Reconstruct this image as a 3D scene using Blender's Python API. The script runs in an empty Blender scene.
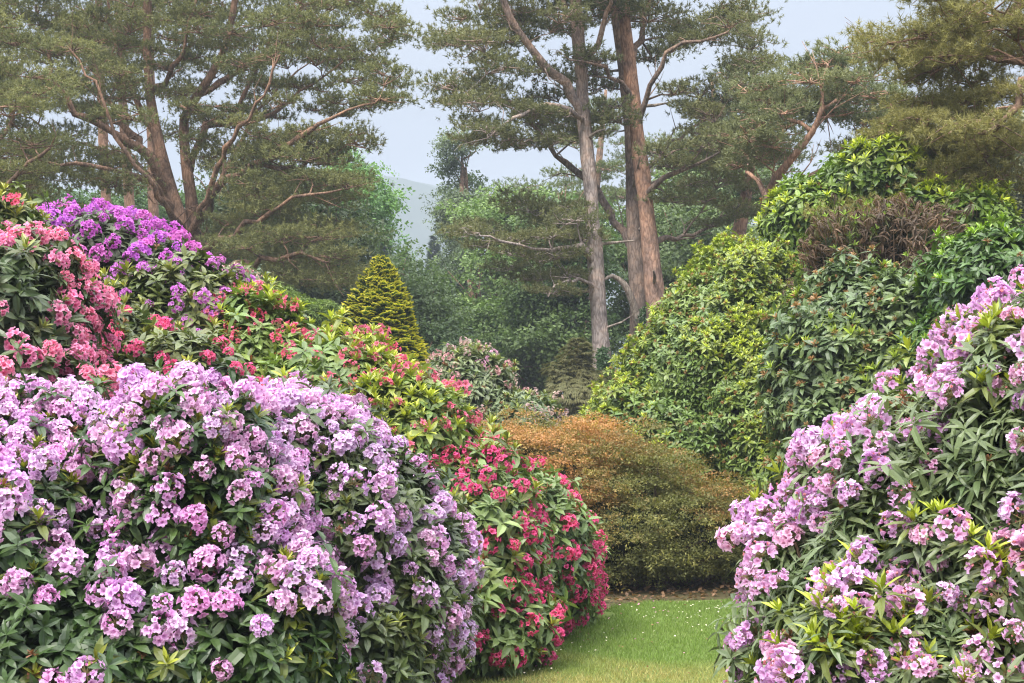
import bpy, math
import numpy as np
from mathutils import Matrix, Vector

sc = bpy.context.scene
col = sc.collection
F, HY, CZ = 1400.0, 430.0, 1.70            # focal length in pixels, horizon row, eye height

# ------------------------------------------------------------------ camera, sky, sun, exposure
cam_d = bpy.data.cameras.new('camera')
cam = bpy.data.objects.new('camera', cam_d); col.objects.link(cam)
cam.location = (0, 0, CZ); cam.rotation_euler = (math.radians(90), 0, 0)
cam_d.sensor_width = 36.0; cam_d.lens = 36.0 * F / 1024
cam_d.shift_y = (HY - 341.5) / 1024
cam_d.clip_start = 0.1; cam_d.clip_end = 3000
sc.camera = cam

SUN_EL, SUN_AZ = 48.0, 208.0               # azimuth: clockwise from +Y (north); behind the camera, to its left
w = bpy.data.worlds.new('World'); sc.world = w; w.use_nodes = True
nt = w.node_tree; nt.nodes.clear()
N = nt.nodes.new; Lk = nt.links.new
out = N('ShaderNodeOutputWorld')
sky = N('ShaderNodeTexSky'); sky.sky_type = 'NISHITA'; sky.sun_disc = False
sky.sun_elevation = math.radians(SUN_EL); sky.sun_rotation = math.radians(SUN_AZ)
sky.air_density = 1.0; sky.dust_density = 3.0
bg1 = N('ShaderNodeBackground'); bg1.inputs['Strength'].default_value = 0.05
Lk(sky.outputs[0], bg1.inputs['Color'])
# the overcast layer: thin and bright overhead, thicker and dimmer towards the horizon, softly mottled
tc = N('ShaderNodeTexCoord'); sep = N('ShaderNodeSeparateXYZ'); Lk(tc.outputs['Generated'], sep.inputs[0])
zc = N('ShaderNodeMath'); zc.operation = 'MAXIMUM'; zc.inputs[1].default_value = 0.0; Lk(sep.outputs['Z'], zc.inputs[0])
zp = N('ShaderNodeMath'); zp.operation = 'POWER'; zp.inputs[1].default_value = 2.4; Lk(zc.outputs[0], zp.inputs[0])
mr = N('ShaderNodeMath'); mr.operation = 'MULTIPLY_ADD'; mr.inputs[1].default_value = 3.5; mr.inputs[2].default_value = 0.072
Lk(zp.outputs[0], mr.inputs[0])
nz = N('ShaderNodeTexNoise'); nz.inputs['Scale'].default_value = 5.0; nz.inputs['Detail'].default_value = 5
mp = N('ShaderNodeMapping'); mp.inputs['Scale'].default_value = (1, 1, 2.6)
Lk(tc.outputs['Generated'], mp.inputs['Vector']); Lk(mp.outputs[0], nz.inputs['Vector'])
cr = N('ShaderNodeValToRGB')
cr.color_ramp.elements[0].position = 0.30; cr.color_ramp.elements[0].color = (0.50, 0.59, 0.80, 1)
cr.color_ramp.elements[1].position = 0.70; cr.color_ramp.elements[1].color = (0.74, 0.80, 0.93, 1)
Lk(nz.outputs['Fac'], cr.inputs[0])
wm = N('ShaderNodeMix'); wm.data_type = 'RGBA'; wm.inputs[7].default_value = (1.0, .985, .95, 1)
Lk(zp.outputs[0], wm.inputs[0]); Lk(cr.outputs[0], wm.inputs[6])
bg2 = N('ShaderNodeBackground'); Lk(wm.outputs[2], bg2.inputs['Color']); Lk(mr.outputs[0], bg2.inputs['Strength'])
mx = N('ShaderNodeMixShader'); mx.inputs[0].default_value = 0.88
Lk(bg1.outputs[0], mx.inputs[1]); Lk(bg2.outputs[0], mx.inputs[2]); Lk(mx.outputs[0], out.inputs['Surface'])

sun_d = bpy.data.lights.new('sun', 'SUN'); sun_d.energy = 2.0; sun_d.angle = math.radians(14); sun_d.color = (1.0, 0.95, 0.87)
sun = bpy.data.objects.new('sun', sun_d); col.objects.link(sun)
a, e = math.radians(SUN_AZ), math.radians(SUN_EL)
sdir = Vector((math.sin(a) * math.cos(e), math.cos(a) * math.cos(e), math.sin(e)))
sun.rotation_euler = sdir.to_track_quat('Z', 'Y').to_euler(); sun.location = sdir * 40

vs = sc.view_settings
vs.view_transform = 'Standard'; vs.look = 'None'; vs.exposure = 1.68; vs.gamma = 1.0; vs.use_curve_mapping = False
cy = sc.cycles
cy.max_bounces = 7; cy.diffuse_bounces = 5; cy.glossy_bounces = 2; cy.transmission_bounces = 3; cy.volume_bounces = 0
cy.caustics_reflective = False; cy.caustics_refractive = False
cy.use_denoising = True; cy.filter_width = 1.2

# ------------------------------------------------------------------ helpers
R = np.random.default_rng(11)
UP = np.array([0, 0, 1.0])
CAM = np.array([0, 0, CZ])

def at(px, py, Y):
    return np.array([(px - 512) / F * Y, Y, CZ + (HY - py) / F * Y])

def nrm(v):
    return v / np.maximum(np.linalg.norm(v, axis=-1, keepdims=True), 1e-9)

def snoise(P, f, seed):
    r = np.random.default_rng(seed)
    d = r.normal(size=(9, 3)); ph = r.uniform(0, 6.283, 9)
    return np.sin(P @ d.T * f + ph).sum(axis=1) / 2.12

def thin(P, d, keep=None):
    """indices of P such that no two are nearer than d"""
    g = {}; out_i = []
    K = np.floor(P / d).astype(int)
    d2 = d * d
    for i in range(len(P)):
        k = tuple(K[i]); p = P[i]; ok = True
        for dx in (-1, 0, 1):
            for dy in (-1, 0, 1):
                for dz in (-1, 0, 1):
                    for q in g.get((k[0] + dx, k[1] + dy, k[2] + dz), ()):
                        if (q[0] - p[0]) ** 2 + (q[1] - p[1]) ** 2 + (q[2] - p[2]) ** 2 < d2:
                            ok = False; break
                    if not ok: break
                if not ok: break
            if not ok: break
        if ok:
            g.setdefault(k, []).append(p); out_i.append(i)
    return np.array(out_i, int)

def frames(axis, roll):
    """rotation matrices (n,3,3) taking z to axis, turned about it by roll"""
    z = nrm(axis)
    ref = np.where(np.abs(z[:, 2:3]) > 0.95, np.array([[1.0, 0, 0]]), np.array([[0, 0, 1.0]]))
    x = nrm(np.cross(ref, z)); y = np.cross(z, x)
    c, s = np.cos(roll)[:, None], np.sin(roll)[:, None]
    return np.stack([x * c + y * s, -x * s + y * c, z], axis=2)

def scatter(tpl, M, P, S, C):
    """copies of template (V, T, tint) as one chunk"""
    V, T, tint = tpl
    n, k = len(P), len(V)
    W = np.einsum('nij,kj->nki', M * np.asarray(S).reshape(-1, 1, 1), V) + P[:, None, :]
    idx = T[None] + (np.arange(n) * k)[:, None, None]
    cc = C[:, None, :] * tint[None]
    return W.reshape(-1, 3), idx.reshape(-1, T.shape[1]), cc.reshape(-1, 3)

def scatter_own(tpl, M, P, S):
    """like scatter, the template carrying absolute colours"""
    return scatter(tpl, M, P, S, np.ones((len(P), 3)))

def mesh(name, chunks, mat, base, smooth=False):
    chunks = [c for c in chunks if len(c[0])]
    me = bpy.data.meshes.new(name)
    if not chunks: return me
    off = 0; Vs = []; Ls = []; St = []; Cs = []; tot = 0
    for V, T, C in chunks:
        Vs.append(V - base); Ls.append((T + off).ravel())
        St.append(tot + np.arange(len(T)) * T.shape[1]); tot += T.size; off += len(V)
        Cs.append(C if C is not None else np.ones((len(V), 3)))
    V = np.concatenate(Vs); L = np.concatenate(Ls); S = np.concatenate(St); C = np.concatenate(Cs)
    me.vertices.add(len(V)); me.vertices.foreach_set('co', V.astype(np.float32).ravel())
    me.loops.add(len(L)); me.loops.foreach_set('vertex_index', L.astype(np.int32))
    me.polygons.add(len(S)); me.polygons.foreach_set('loop_start', S.astype(np.int32))
    at_ = me.attributes.new('tint', 'FLOAT_COLOR', 'POINT')
    at_.data.foreach_set('color', np.concatenate([C, np.ones((len(C), 1))], axis=1).astype(np.float32).ravel())
    me.polygons.foreach_set('use_smooth', np.full(len(S), smooth))
    me.update(calc_edges=True)
    me.materials.append(mat)
    return me

def thing(name, label, cat, base, group=None):
    o = bpy.data.objects.new(name, None); col.objects.link(o)
    o.location = base; o.empty_display_size = 0.2
    o['label'] = label; o['category'] = cat
    if group: o['group'] = group
    return o

def part(name, me, parent, kind=None, label=None):
    o = bpy.data.objects.new(name, me); col.objects.link(o)
    o.parent = parent
    if kind: o['kind'] = kind
    if label: o['label'] = label
    return o

def structure(name, me, kind='structure', label=None, cat=None):
    o = bpy.data.objects.new(name, me); col.objects.link(o); o['kind'] = kind
    if label: o['label'] = label
    if cat: o['category'] = cat
    return o

def tube(P, r, sides=7, bump=0.0, seed=0, C=None):
    P = np.asarray(P, float); r = np.asarray(r, float); n = len(P)
    t = nrm(np.gradient(P, axis=0))
    x = np.cross(t[0], [0.31, 0.95, 0.05]); x /= np.linalg.norm(x)
    X = []
    for i in range(n):
        x = x - t[i] * (x @ t[i]); x /= max(np.linalg.norm(x), 1e-9); X.append(x)
    X = np.array(X); Yv = np.cross(t, X)
    th = np.arange(sides) * 2 * math.pi / sides
    V = P[:, None] + (np.cos(th)[None, :, None] * X[:, None] + np.sin(th)[None, :, None] * Yv[:, None]) * r[:, None, None]
    if bump:
        nn = snoise(V.reshape(-1, 3), 1.2 / max(r.mean(), 0.02), seed).reshape(n, sides)
        ctr = P[:, None]
        V = ctr + (V - ctr) * (1 + bump * nn)[..., None]
    V = V.reshape(-1, 3)
    i = np.arange(n - 1)[:, None] * sides; j = np.arange(sides)[None]; j2 = (j + 1) % sides
    T = np.stack([i + j, i + j2, i + sides + j2, i + sides + j], axis=-1).reshape(-1, 4)
    V = np.concatenate([V, P[-1:] + t[-1:] * r[-1] * 0.5])
    tip = len(V) - 1; b = (n - 1) * sides
    cap = np.array([[b + k, b + (k + 1) % sides, tip, tip] for k in range(sides)])
    # caps as thin quads would be degenerate: return them as a separate triangle chunk
    return [(V, T, C), (V, cap[:, :3], C)]

def spline(pts, step):
    """Catmull-Rom through rows of (x,y,z,r), resampled about every step metres"""
    p = np.asarray(pts, float)
    q = np.vstack([2 * p[0] - p[1], p, 2 * p[-1] - p[-2]])
    outp = []
    for i in range(1, len(q) - 2):
        n = max(2, int(np.linalg.norm(q[i + 1, :3] - q[i, :3]) / step))
        t = np.linspace(0, 1, n, endpoint=False)[:, None]
        a0, a1, a2, a3 = q[i - 1], q[i], q[i + 1], q[i + 2]
        outp.append(0.5 * (2 * a1 + (a2 - a0) * t + (2 * a0 - 5 * a1 + 4 * a2 - a3) * t ** 2 + (3 * a1 - a0 - 3 * a2 + a3) * t ** 3))
    outp.append(p[-1:])
    o = np.vstack(outp); o[:, 3] = np.maximum(o[:, 3], 0.003)
    return o

# ------------------------------------------------------------------ materials
def new_mat(name):
    m = bpy.data.materials.new(name); m.use_nodes = True
    m.node_tree.nodes.clear()
    return m, m.node_tree.nodes.new, m.node_tree.links.new

def leaf_mat(name, rough, trans, spec=0.5, warm=(1.25, 1.35, 0.7)):
    m, n, l = new_mat(name)
    o = n('ShaderNodeOutputMaterial'); at_ = n('ShaderNodeAttribute'); at_.attribute_name = 'tint'
    b = n('ShaderNodeBsdfPrincipled'); b.inputs['Roughness'].default_value = rough
    b.inputs['Specular IOR Level'].default_value = spec
    l(at_.outputs['Color'], b.inputs['Base Color'])
    t = n('ShaderNodeBsdfTranslucent')
    mm = n('ShaderNodeMix'); mm.data_type = 'RGBA'; mm.blend_type = 'MULTIPLY'; mm.inputs[0].default_value = 1.0
    mm.inputs[7].default_value = (*warm, 1)
    l(at_.outputs['Color'], mm.inputs[6]); l(mm.outputs[2], t.inputs['Color'])
    x = n('ShaderNodeMixShader'); x.inputs[0].default_value = trans
    l(b.outputs[0], x.inputs[1]); l(t.outputs[0], x.inputs[2]); l(x.outputs[0], o.inputs['Surface'])
    return m

def bark_mat(name, low, high, z0, z1, scale=14.0, stretch=0.26, depth=0.6):
    m, n, l = new_mat(name)
    o = n('ShaderNodeOutputMaterial'); b = n('ShaderNodeBsdfPrincipled'); b.inputs['Roughness'].default_value = 0.9
    b.inputs['Specular IOR Level'].default_value = 0.2
    tc = n('ShaderNodeTexCoord'); mp = n('ShaderNodeMapping'); mp.inputs['Scale'].default_value = (1, 1, stretch)
    l(tc.outputs['Object'], mp.inputs['Vector'])
    nz0 = n('ShaderNodeTexNoise'); nz0.inputs['Scale'].default_value = scale * 0.8; nz0.inputs['Detail'].default_value = 4
    l(mp.outputs[0], nz0.inputs['Vector'])
    ad = n('ShaderNodeMix'); ad.data_type = 'RGBA'; ad.inputs[0].default_value = 0.12
    l(mp.outputs[0], ad.inputs[6]); l(nz0.outputs['Color'], ad.inputs[7])
    vo = n('ShaderNodeTexVoronoi'); vo.feature = 'DISTANCE_TO_EDGE'; vo.inputs['Scale'].default_value = scale
    l(ad.outputs[2], vo.inputs['Vector'])
    nz = n('ShaderNodeTexNoise'); nz.inputs['Scale'].default_value = 3.0; nz.inputs['Detail'].default_value = 8; nz.inputs['Roughness'].default_value = 0.65
    l(tc.outputs['Object'], nz.inputs['Vector'])
    sp = n('ShaderNodeSeparateXYZ'); l(tc.outputs['Object'], sp.inputs[0])
    mr = n('ShaderNodeMapRange'); mr.inputs['From Min'].default_value = z0; mr.inputs['From Max'].default_value = z1
    l(sp.outputs['Z'], mr.inputs['Value'])
    ma = n('ShaderNodeMath'); ma.operation = 'MULTIPLY_ADD'; ma.inputs[1].default_value = 2.4; ma.inputs[2].default_value = -1.2
    l(nz.outputs['Fac'], ma.inputs[0])
    su = n('ShaderNodeMath'); su.operation = 'ADD'; su.use_clamp = True
    l(mr.outputs[0], su.inputs[0]); l(ma.outputs[0], su.inputs[1])
    mc = n('ShaderNodeMix'); mc.data_type = 'RGBA'; mc.inputs[6].default_value = (*low, 1); mc.inputs[7].default_value = (*high, 1)
    l(su.outputs[0], mc.inputs[0])
    rp = n('ShaderNodeValToRGB'); rp.color_ramp.elements[0].color = (0.56, 0.53, 0.51, 1); rp.color_ramp.elements[1].position = 0.17
    rp.color_ramp.elements[1].color = (1, 1, 1, 1)
    l(vo.outputs['Distance'], rp.inputs[0])
    m1 = n('ShaderNodeMix'); m1.data_type = 'RGBA'; m1.blend_type = 'MULTIPLY'; m1.inputs[0].default_value = 1.0
    l(mc.outputs[2], m1.inputs[6]); l(rp.outputs[0], m1.inputs[7])
    r2 = n('ShaderNodeValToRGB'); r2.color_ramp.elements[0].position = 0.3; r2.color_ramp.elements[0].color = (0.5, 0.5, 0.52, 1)
    r2.color_ramp.elements[1].position = 0.7; r2.color_ramp.elements[1].color = (1.4, 1.36, 1.3, 1)
    l(nz.outputs['Fac'], r2.inputs[0])
    m2 = n('ShaderNodeMix'); m2.data_type = 'RGBA'; m2.blend_type = 'MULTIPLY'; m2.inputs[0].default_value = 1.0
    l(m1.outputs[2], m2.inputs[6]); l(r2.outputs[0], m2.inputs[7])
    l(m2.outputs[2], b.inputs['Base Color'])
    bu = n('ShaderNodeBump'); bu.inputs['Strength'].default_value = depth; bu.inputs['Distance'].default_value = 0.05
    l(vo.outputs['Distance'], bu.inputs['Height']); l(bu.outputs[0], b.inputs['Normal'])
    l(b.outputs[0], o.inputs['Surface'])
    return m

def ground_mat(name, ca, cb, cc, scale, rough=0.95, bump=0.4):
    m, n, l = new_mat(name)
    o = n('ShaderNodeOutputMaterial'); b = n('ShaderNodeBsdfPrincipled'); b.inputs['Roughness'].default_value = rough
    b.inputs['Specular IOR Level'].default_value = 0.1
    tc = n('ShaderNodeTexCoord')
    a1 = n('ShaderNodeTexNoise'); a1.inputs['Scale'].default_value = scale; a1.inputs['Detail'].default_value = 8
    a2 = n('ShaderNodeTexNoise'); a2.inputs['Scale'].default_value = scale * 14; a2.inputs['Detail'].default_value = 6
    l(tc.outputs['Object'], a1.inputs['Vector']); l(tc.outputs['Object'], a2.inputs['Vector'])
    r1 = n('ShaderNodeValToRGB'); r1.color_ramp.elements[0].position = 0.36; r1.color_ramp.elements[0].color = (*ca, 1)
    r1.color_ramp.elements[1].position = 0.66; r1.color_ramp.elements[1].color = (*cb, 1)
    l(a1.outputs['Fac'], r1.inputs[0])
    mm = n('ShaderNodeMix'); mm.data_type = 'RGBA'; l(a2.outputs['Fac'], mm.inputs[0])
    mm.inputs[7].default_value = (*cc, 1); l(r1.outputs[0], mm.inputs[6])
    l(mm.outputs[2], b.inputs['Base Color'])
    bu = n('ShaderNodeBump'); bu.inputs['Strength'].default_value = bump; bu.inputs['Distance'].default_value = 0.03
    l(a2.outputs['Fac'], bu.inputs['Height']); l(bu.outputs[0], b.inputs['Normal'])
    l(b.outputs[0], o.inputs['Surface'])
    return m

M_LEAF = leaf_mat('glossy_leaf', 0.42, 0.22, 0.5)
M_SOFT = leaf_mat('soft_leaf', 0.6, 0.30, 0.3)
M_NEEDLE = leaf_mat('pine_needle', 0.55, 0.34, 0.35, (1.15, 1.15, 0.8))
M_PETAL = leaf_mat('petal', 0.6, 0.38, 0.25, (1.05, 0.95, 1.05))
M_GRASS = leaf_mat('grass_blade', 0.55, 0.30, 0.3)
M_PINE = bark_mat('pine_bark', (0.27, 0.215, 0.19), (0.38, 0.25, 0.18), 7.5, 13.0)
M_GREYPINE = bark_mat('grey_pine_bark', (0.45, 0.385, 0.36), (0.45, 0.30, 0.23), 7.0, 13.0)
M_REDPINE = bark_mat('red_pine_bark', (0.35, 0.24, 0.195), (0.47, 0.275, 0.185), 5.0, 10.0)
M_BROWN = bark_mat('brown_bark', (0.24, 0.165, 0.125), (0.31, 0.19, 0.13), 3.0, 10.0)
M_DEADWOOD = bark_mat('pale_deadwood', (0.36, 0.31, 0.27), (0.36, 0.31, 0.27), 0.0, 9.0)
M_TWIG = bark_mat('shrub_bark', (0.10, 0.07, 0.05), (0.13, 0.09, 0.06), 0.0, 3.0, 30)
M_SOIL = ground_mat('leaf_litter', (0.05, 0.035, 0.022), (0.10, 0.065, 0.04), (0.07, 0.075, 0.03), 0.8)
M_LAWN = ground_mat('mown_lawn', (0.08, 0.125, 0.028), (0.13, 0.15, 0.045), (0.10, 0.14, 0.033), 0.7)
M_HILL = ground_mat('wooded_hill', (0.025, 0.04, 0.03), (0.05, 0.065, 0.045), (0.03, 0.045, 0.03), 0.06)

# ------------------------------------------------------------------ setting
def sheet(pts, z, mat, name, kind='structure'):
    V = np.array([[x, y, z] for x, y in pts], float)
    me = bpy.data.meshes.new(name); me.from_pydata(V.tolist(), [], [list(range(len(pts)))]); me.materials.append(mat)
    return structure(name, me, kind)

sheet([(-900, -300), (900, -300), (900, 1500), (-900, 1500)], 0.0, M_SOIL, 'ground')
LAWN = [(-1.9, 2.0), (-1.0, 7.0), (-0.62, 8.6), (-0.38, 9.4), (-0.05, 10.3), (0.30, 11.2), (0.62, 12.2), (0.84, 13.0), (1.05, 13.6), (1.40, 13.85), (1.9, 13.95),
        (2.5, 14.15), (3.4, 14.3), (4.3, 14.4), (3.4, 11.0), (2.6, 7.0), (2.2, 2.0)]
sheet(LAWN, 0.004, M_LAWN, 'lawn')

def in_poly(x, y, poly):
    inside = np.zeros(len(x), bool); n = len(poly); j = n - 1
    for i in range(n):
        xi, yi = poly[i]; xj, yj = poly[j]
        c = ((yi > y) != (yj > y)) & (x < (xj - xi) * (y - yi) / (yj - yi + 1e-12) + xi)
        inside ^= c; j = i
    return inside

# grass blades on the lawn the picture can see
n = 210000
gx = R.uniform(-1.4, 4.2, n); gy = R.uniform(7.6, 14.6, n)
edge = 0.13 * snoise(np.stack([gx, gy, gx * 0], 1), 5.0, 5) + .05 * snoise(np.stack([gx, gy, gx * 0], 1), 17.0, 6)
k = in_poly(gx + edge, gy + edge, LAWN) & (np.abs(gx / gy) < 0.42)
gx, gy = gx[k], gy[k]; n = len(gx); GP = np.stack([gx, gy, np.full(n, 0.003)], 1)
dry = np.clip(0.6 * snoise(GP, 1.1, 21) + 0.25 * snoise(GP, 4.0, 22) + (10.7 - gy) * 0.5 - 0.15, 0, 1)[:, None]
gc = np.array([0.175, 0.26, 0.055]) * (1 - dry) + np.array([0.40, 0.35, 0.13]) * dry
gc = gc * R.uniform(0.6, 1.15, (n, 1))
BL = (np.array([[-0.09, 0, 0], [0.09, 0, 0], [0.02, 0.25, 1.0]]), np.array([[0, 1, 2]]), np.ones((3, 3)))
gm = mesh('grass', [scatter(BL, frames(np.stack([R.normal(0, .45, n), R.normal(0, .45, n), np.ones(n)], 1), R.uniform(0, 6.28, n)), GP, R.uniform(0.018, 0.042, n), gc)], M_GRASS, np.zeros(3))
structure('grass', gm, 'stuff', 'short mown grass of the lawn with straw coloured patches', 'grass')
# daisies in loose drifts
dp = []
for cx, cyy, s, q in ((1.55, 12.6, .34, 40), (2.1, 13.2, .3, 30), (1.25, 12.9, .3, 12), (0.2, 10.5, .22, 22), (-.1, 9.7, .15, 16), (.75, 11.2, .4, 14), (1.9, 11.9, .3, 30)):
    dp.append(np.stack([cx + R.normal(0, s, q) * 1.4, cyy + R.normal(0, s * .6, q), np.full(q, 0.04)], 1))
dp = np.concatenate(dp); q = len(dp)
ang = np.arange(8) * math.pi / 4
DT = (np.concatenate([[[0, 0, 0]], np.stack([np.cos(ang), np.sin(ang), 0 * ang + .1], 1)]), np.array([[0, i + 1, (i + 1) % 8 + 1] for i in range(8)]), np.concatenate([[[.9, .7, .1]], np.ones((8, 3)) * .8]))
structure('daisies', mesh('daisies', [scatter_own(DT, frames(np.stack([R.normal(0, .3, q), R.normal(0, .3, q) - .3, np.ones(q)], 1), R.uniform(0, 6, q)), dp, R.uniform(.004, .008, q))], M_PETAL, np.zeros(3)),
          'stuff', 'tiny white daisies scattered in drifts over the lawn', 'daisies')
# dry leaves under the shrubs at the lawn's rim
n = 9000
lx = R.uniform(-1.5, 5, n); ly = R.uniform(8.5, 16, n)
k = ~in_poly(lx, ly, LAWN); lx, ly = lx[k], ly[k]; n = len(lx)
LQ = (np.array([[0, 0, 0], [.3, .5, .1], [0, 1, .05], [-.3, .5, .1]]), np.array([[0, 1, 2, 3]]), np.ones((4, 3)))
structure('leaf_litter', mesh('leaf_litter', [scatter(LQ, frames(np.stack([R.normal(0, .4, n), R.normal(0, .4, n), np.ones(n)], 1), R.uniform(0, 6.28, n)), np.stack([lx, ly, R.uniform(.006, .03, n)], 1), R.uniform(.04, .09, n),
          np.array([.17, .10, .055]) * R.uniform(.5, 1.4, (n, 1)))], M_SOFT, np.zeros(3)), 'stuff', 'dry brown leaves lying under the shrubs beside the lawn', 'leaf litter')

# petals dropped on the lawn's rim and bits of leaf blown over the turf
n = 700
px_ = R.uniform(-1, 3.2, n); py_ = R.uniform(8.6, 14, n)
k = in_poly(px_, py_, LAWN)
de = np.array([min(math.hypot(x - q[0], y - q[1]) for q in LAWN[2:13]) for x, y in zip(px_, py_)])
k &= (R.random(n) < np.exp(-de * 2.4) + .05); px_, py_ = px_[k], py_[k]; n = len(px_)
pc_ = np.where(R.random((n, 1)) < .55, np.array([[.75, .35, .50]]), np.array([[.30, .17, .08]])) * R.uniform(.7, 1.1, (n, 1))
structure('fallen_petals', mesh('fallen_petals', [scatter(LQ, frames(np.stack([R.normal(0, .4, n), R.normal(0, .4, n) - .2, np.ones(n)], 1), R.uniform(0, 6.28, n)), np.stack([px_, py_, np.full(n, .035)], 1), R.uniform(.018, .04, n), pc_)], M_PETAL, np.zeros(3)),
          'stuff', 'pink petals and brown leaf scraps fallen on the lawn', 'fallen petals')

# the far wooded hill in the mist
nxg, nyg = 120, 30
hx = np.linspace(-700, 700, nxg); hy = np.linspace(560, 980, nyg)
HXg, HYg = np.meshgrid(hx, hy)
hp = np.stack([HXg.ravel(), HYg.ravel(), 0 * HXg.ravel()], 1)
hz = (.42 + .58 * np.exp(-((hp[:, 0] + 62) / 130) ** 2)) * 196 * np.sin(np.clip((hp[:, 1] - 560) / 420, 0, 1) * math.pi) ** 0.8 * (0.86 + 0.10 * snoise(hp, 0.006, 3)) + 2.5 * snoise(hp, .07, 9)
hp[:, 2] = np.maximum(hz, -0.5)
ii = (np.arange(nyg - 1)[:, None] * nxg + np.arange(nxg - 1)[None]).ravel()
structure('hill', mesh('hill', [(hp, np.stack([ii, ii + 1, ii + nxg + 1, ii + nxg], 1), None)], M_HILL, np.zeros(3), True))

# ------------------------------------------------------------------ leaf and flower templates
def rot_z(a):
    c, s = math.cos(a), math.sin(a); return np.array([[c, -s, 0], [s, c, 0], [0, 0, 1]])
def rot_x(a):
    c, s = math.cos(a), math.sin(a); return np.array([[1, 0, 0], [0, c, -s], [0, s, c]])

def leaf(width=0.15, droop=0.25, fold=0.05):
    """a blade one unit long along +y, folded on its midrib and drooping"""
    ts = [0, .32, .68, 1]; ws = [0, width, width * .92, 0]
    V = []
    for t, w_ in zip(ts, ws):
        V.append([0, t, -droop * t * t])
    for t, w_ in zip(ts[1:3], ws[1:3]):
        V.append([-w_, t, -droop * t * t + fold]); V.append([w_, t, -droop * t * t + fold])
    T = [[0, 4, 1], [0, 1, 5], [4, 6, 1], [6, 2, 1], [1, 2, 7], [1, 7, 5], [6, 3, 2], [2, 3, 7]]
    return np.array(V), np.array(T)

def rosette(n, seed, width=0.15, droop=0.3, elev=(-25, 55), narrow=1.0):
    """leaves whorled about a shoot tip, radius about one"""
    r = np.random.default_rng(seed); Vs = []; Ts = []; Cs = []; off = 0
    for i in range(n):
        f = (i + .5) / n
        V, T = leaf(width * narrow, droop * r.uniform(.5, 1.5), r.uniform(.02, .07))
        V = V * (0.75 + .35 * (1 - f)) * r.uniform(.8, 1.15)
        el = math.radians(elev[0] + (elev[1] - elev[0]) * f + r.normal(0, 9))
        V = V @ rot_x(el).T
        V = V @ rot_z(i * 2.4 + r.normal(0, .25)).T
        V[:, 2] += .16 * f - .05
        Vs.append(V); Ts.append(T + off); off += len(V)
        Cs.append(np.ones((len(V), 3)) * r.uniform(.72, 1.28))
    return np.concatenate(Vs), np.concatenate(Ts), np.concatenate(Cs)

ROS = [rosette(7 + s % 4, s, .165 + .008 * s, .18 + .09 * s) for s in range(6)]
ROS_NARROW = [rosette(7 + s % 4, 20 + s, .115, .2 + .09 * s, (-40 + 4 * s, 45)) for s in range(6)]
YOUNG = [rosette(7, 40 + s, .12, .1, (35, 75)) for s in range(4)]

def truss(nf, seed, tip, mid, throat, bud=0.0, budc=(.4, .1, .2), flop=1.0):
    """a domed flower head, radius about one: nf five-petalled flowers"""
    r = np.random.default_rng(seed); Vs = []; Ts = []; Cs = []; off = 0
    tip, mid, throat, budc = map(np.array, (tip, mid, throat, budc))
    reach = math.radians(r.uniform(85, 112)); tall = r.uniform(.85, 1.35); lop = r.normal(0, .14, 2)
    for i in range(nf):
        f = (i + .5) / nf
        th = reach * math.sqrt(f) + r.normal(0, .13); ph = i * 2.39996 + r.normal(0, .3)
        d = np.array([math.sin(th) * math.cos(ph), math.sin(th) * math.sin(ph), math.cos(th)])
        Mx = frames(d[None], np.array([r.uniform(0, 6.28)]))[0]
        tone = r.uniform(.82, 1.16)
        isb = r.random() < bud * (1 + 1.5 * (f < .25))
        if r.random() < .10: continue
        sz = .285 * r.uniform(.75, 1.25) * (.55 if isb else 1)
        rad = r.uniform(.5, .78)
        s_ = Mx[:, 0] * .035
        Vs.append(np.array([-s_, s_, d * rad])); Ts.append(np.array([[0, 1, 2]]) + off); off += 3; Cs.append(np.tile([.20, .17, .07], (3, 1)))
        for p in range(5):
            a_ = p * 1.2566 + r.normal(0, .08)
            ca, sa = math.cos(a_), math.sin(a_)
            o_ = np.array([ca, sa, 0]); t_ = np.array([-sa, ca, 0])
            open_ = (.35 if isb else r.uniform(.62, 1.0)) * flop
            b = np.array([0, 0, -.25])
            m_ = o_ * .46 * open_ + np.array([0, 0, .28])
            cup = r.uniform(.34, .5)
            l_ = o_ * .54 * open_ + t_ * .33 + np.array([0, 0, .40])
            r_ = o_ * .54 * open_ - t_ * .33 + np.array([0, 0, .40])
            tl = o_ * .95 * open_ + t_ * .20 + np.array([0, 0, cup + r.uniform(-.10, .10)])
            tr = o_ * .95 * open_ - t_ * .20 + np.array([0, 0, cup + r.uniform(-.10, .10)])
            V = np.array([b, r_, tr, tl, l_, m_]) * sz; V[2:4] *= r.uniform(.88, 1.15)
            V = V @ Mx.T + d * rad * np.array([1, 1, tall]) + np.array([lop[0], lop[1], 0]) * d[2]
            Vs.append(V); Ts.append(np.array([[0, 1, 5], [1, 2, 5], [2, 3, 5], [3, 4, 5], [4, 0, 5]]) + off); off += 6
            if isb: c = np.stack([budc] * 6) * tone
            else: c = np.stack([throat, tip, tip * 1.04, tip * 1.04, tip, mid]) * tone
            Cs.append(c)
    return np.concatenate(Vs), np.concatenate(Ts), np.clip(np.concatenate(Cs), 0, .92)

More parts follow.
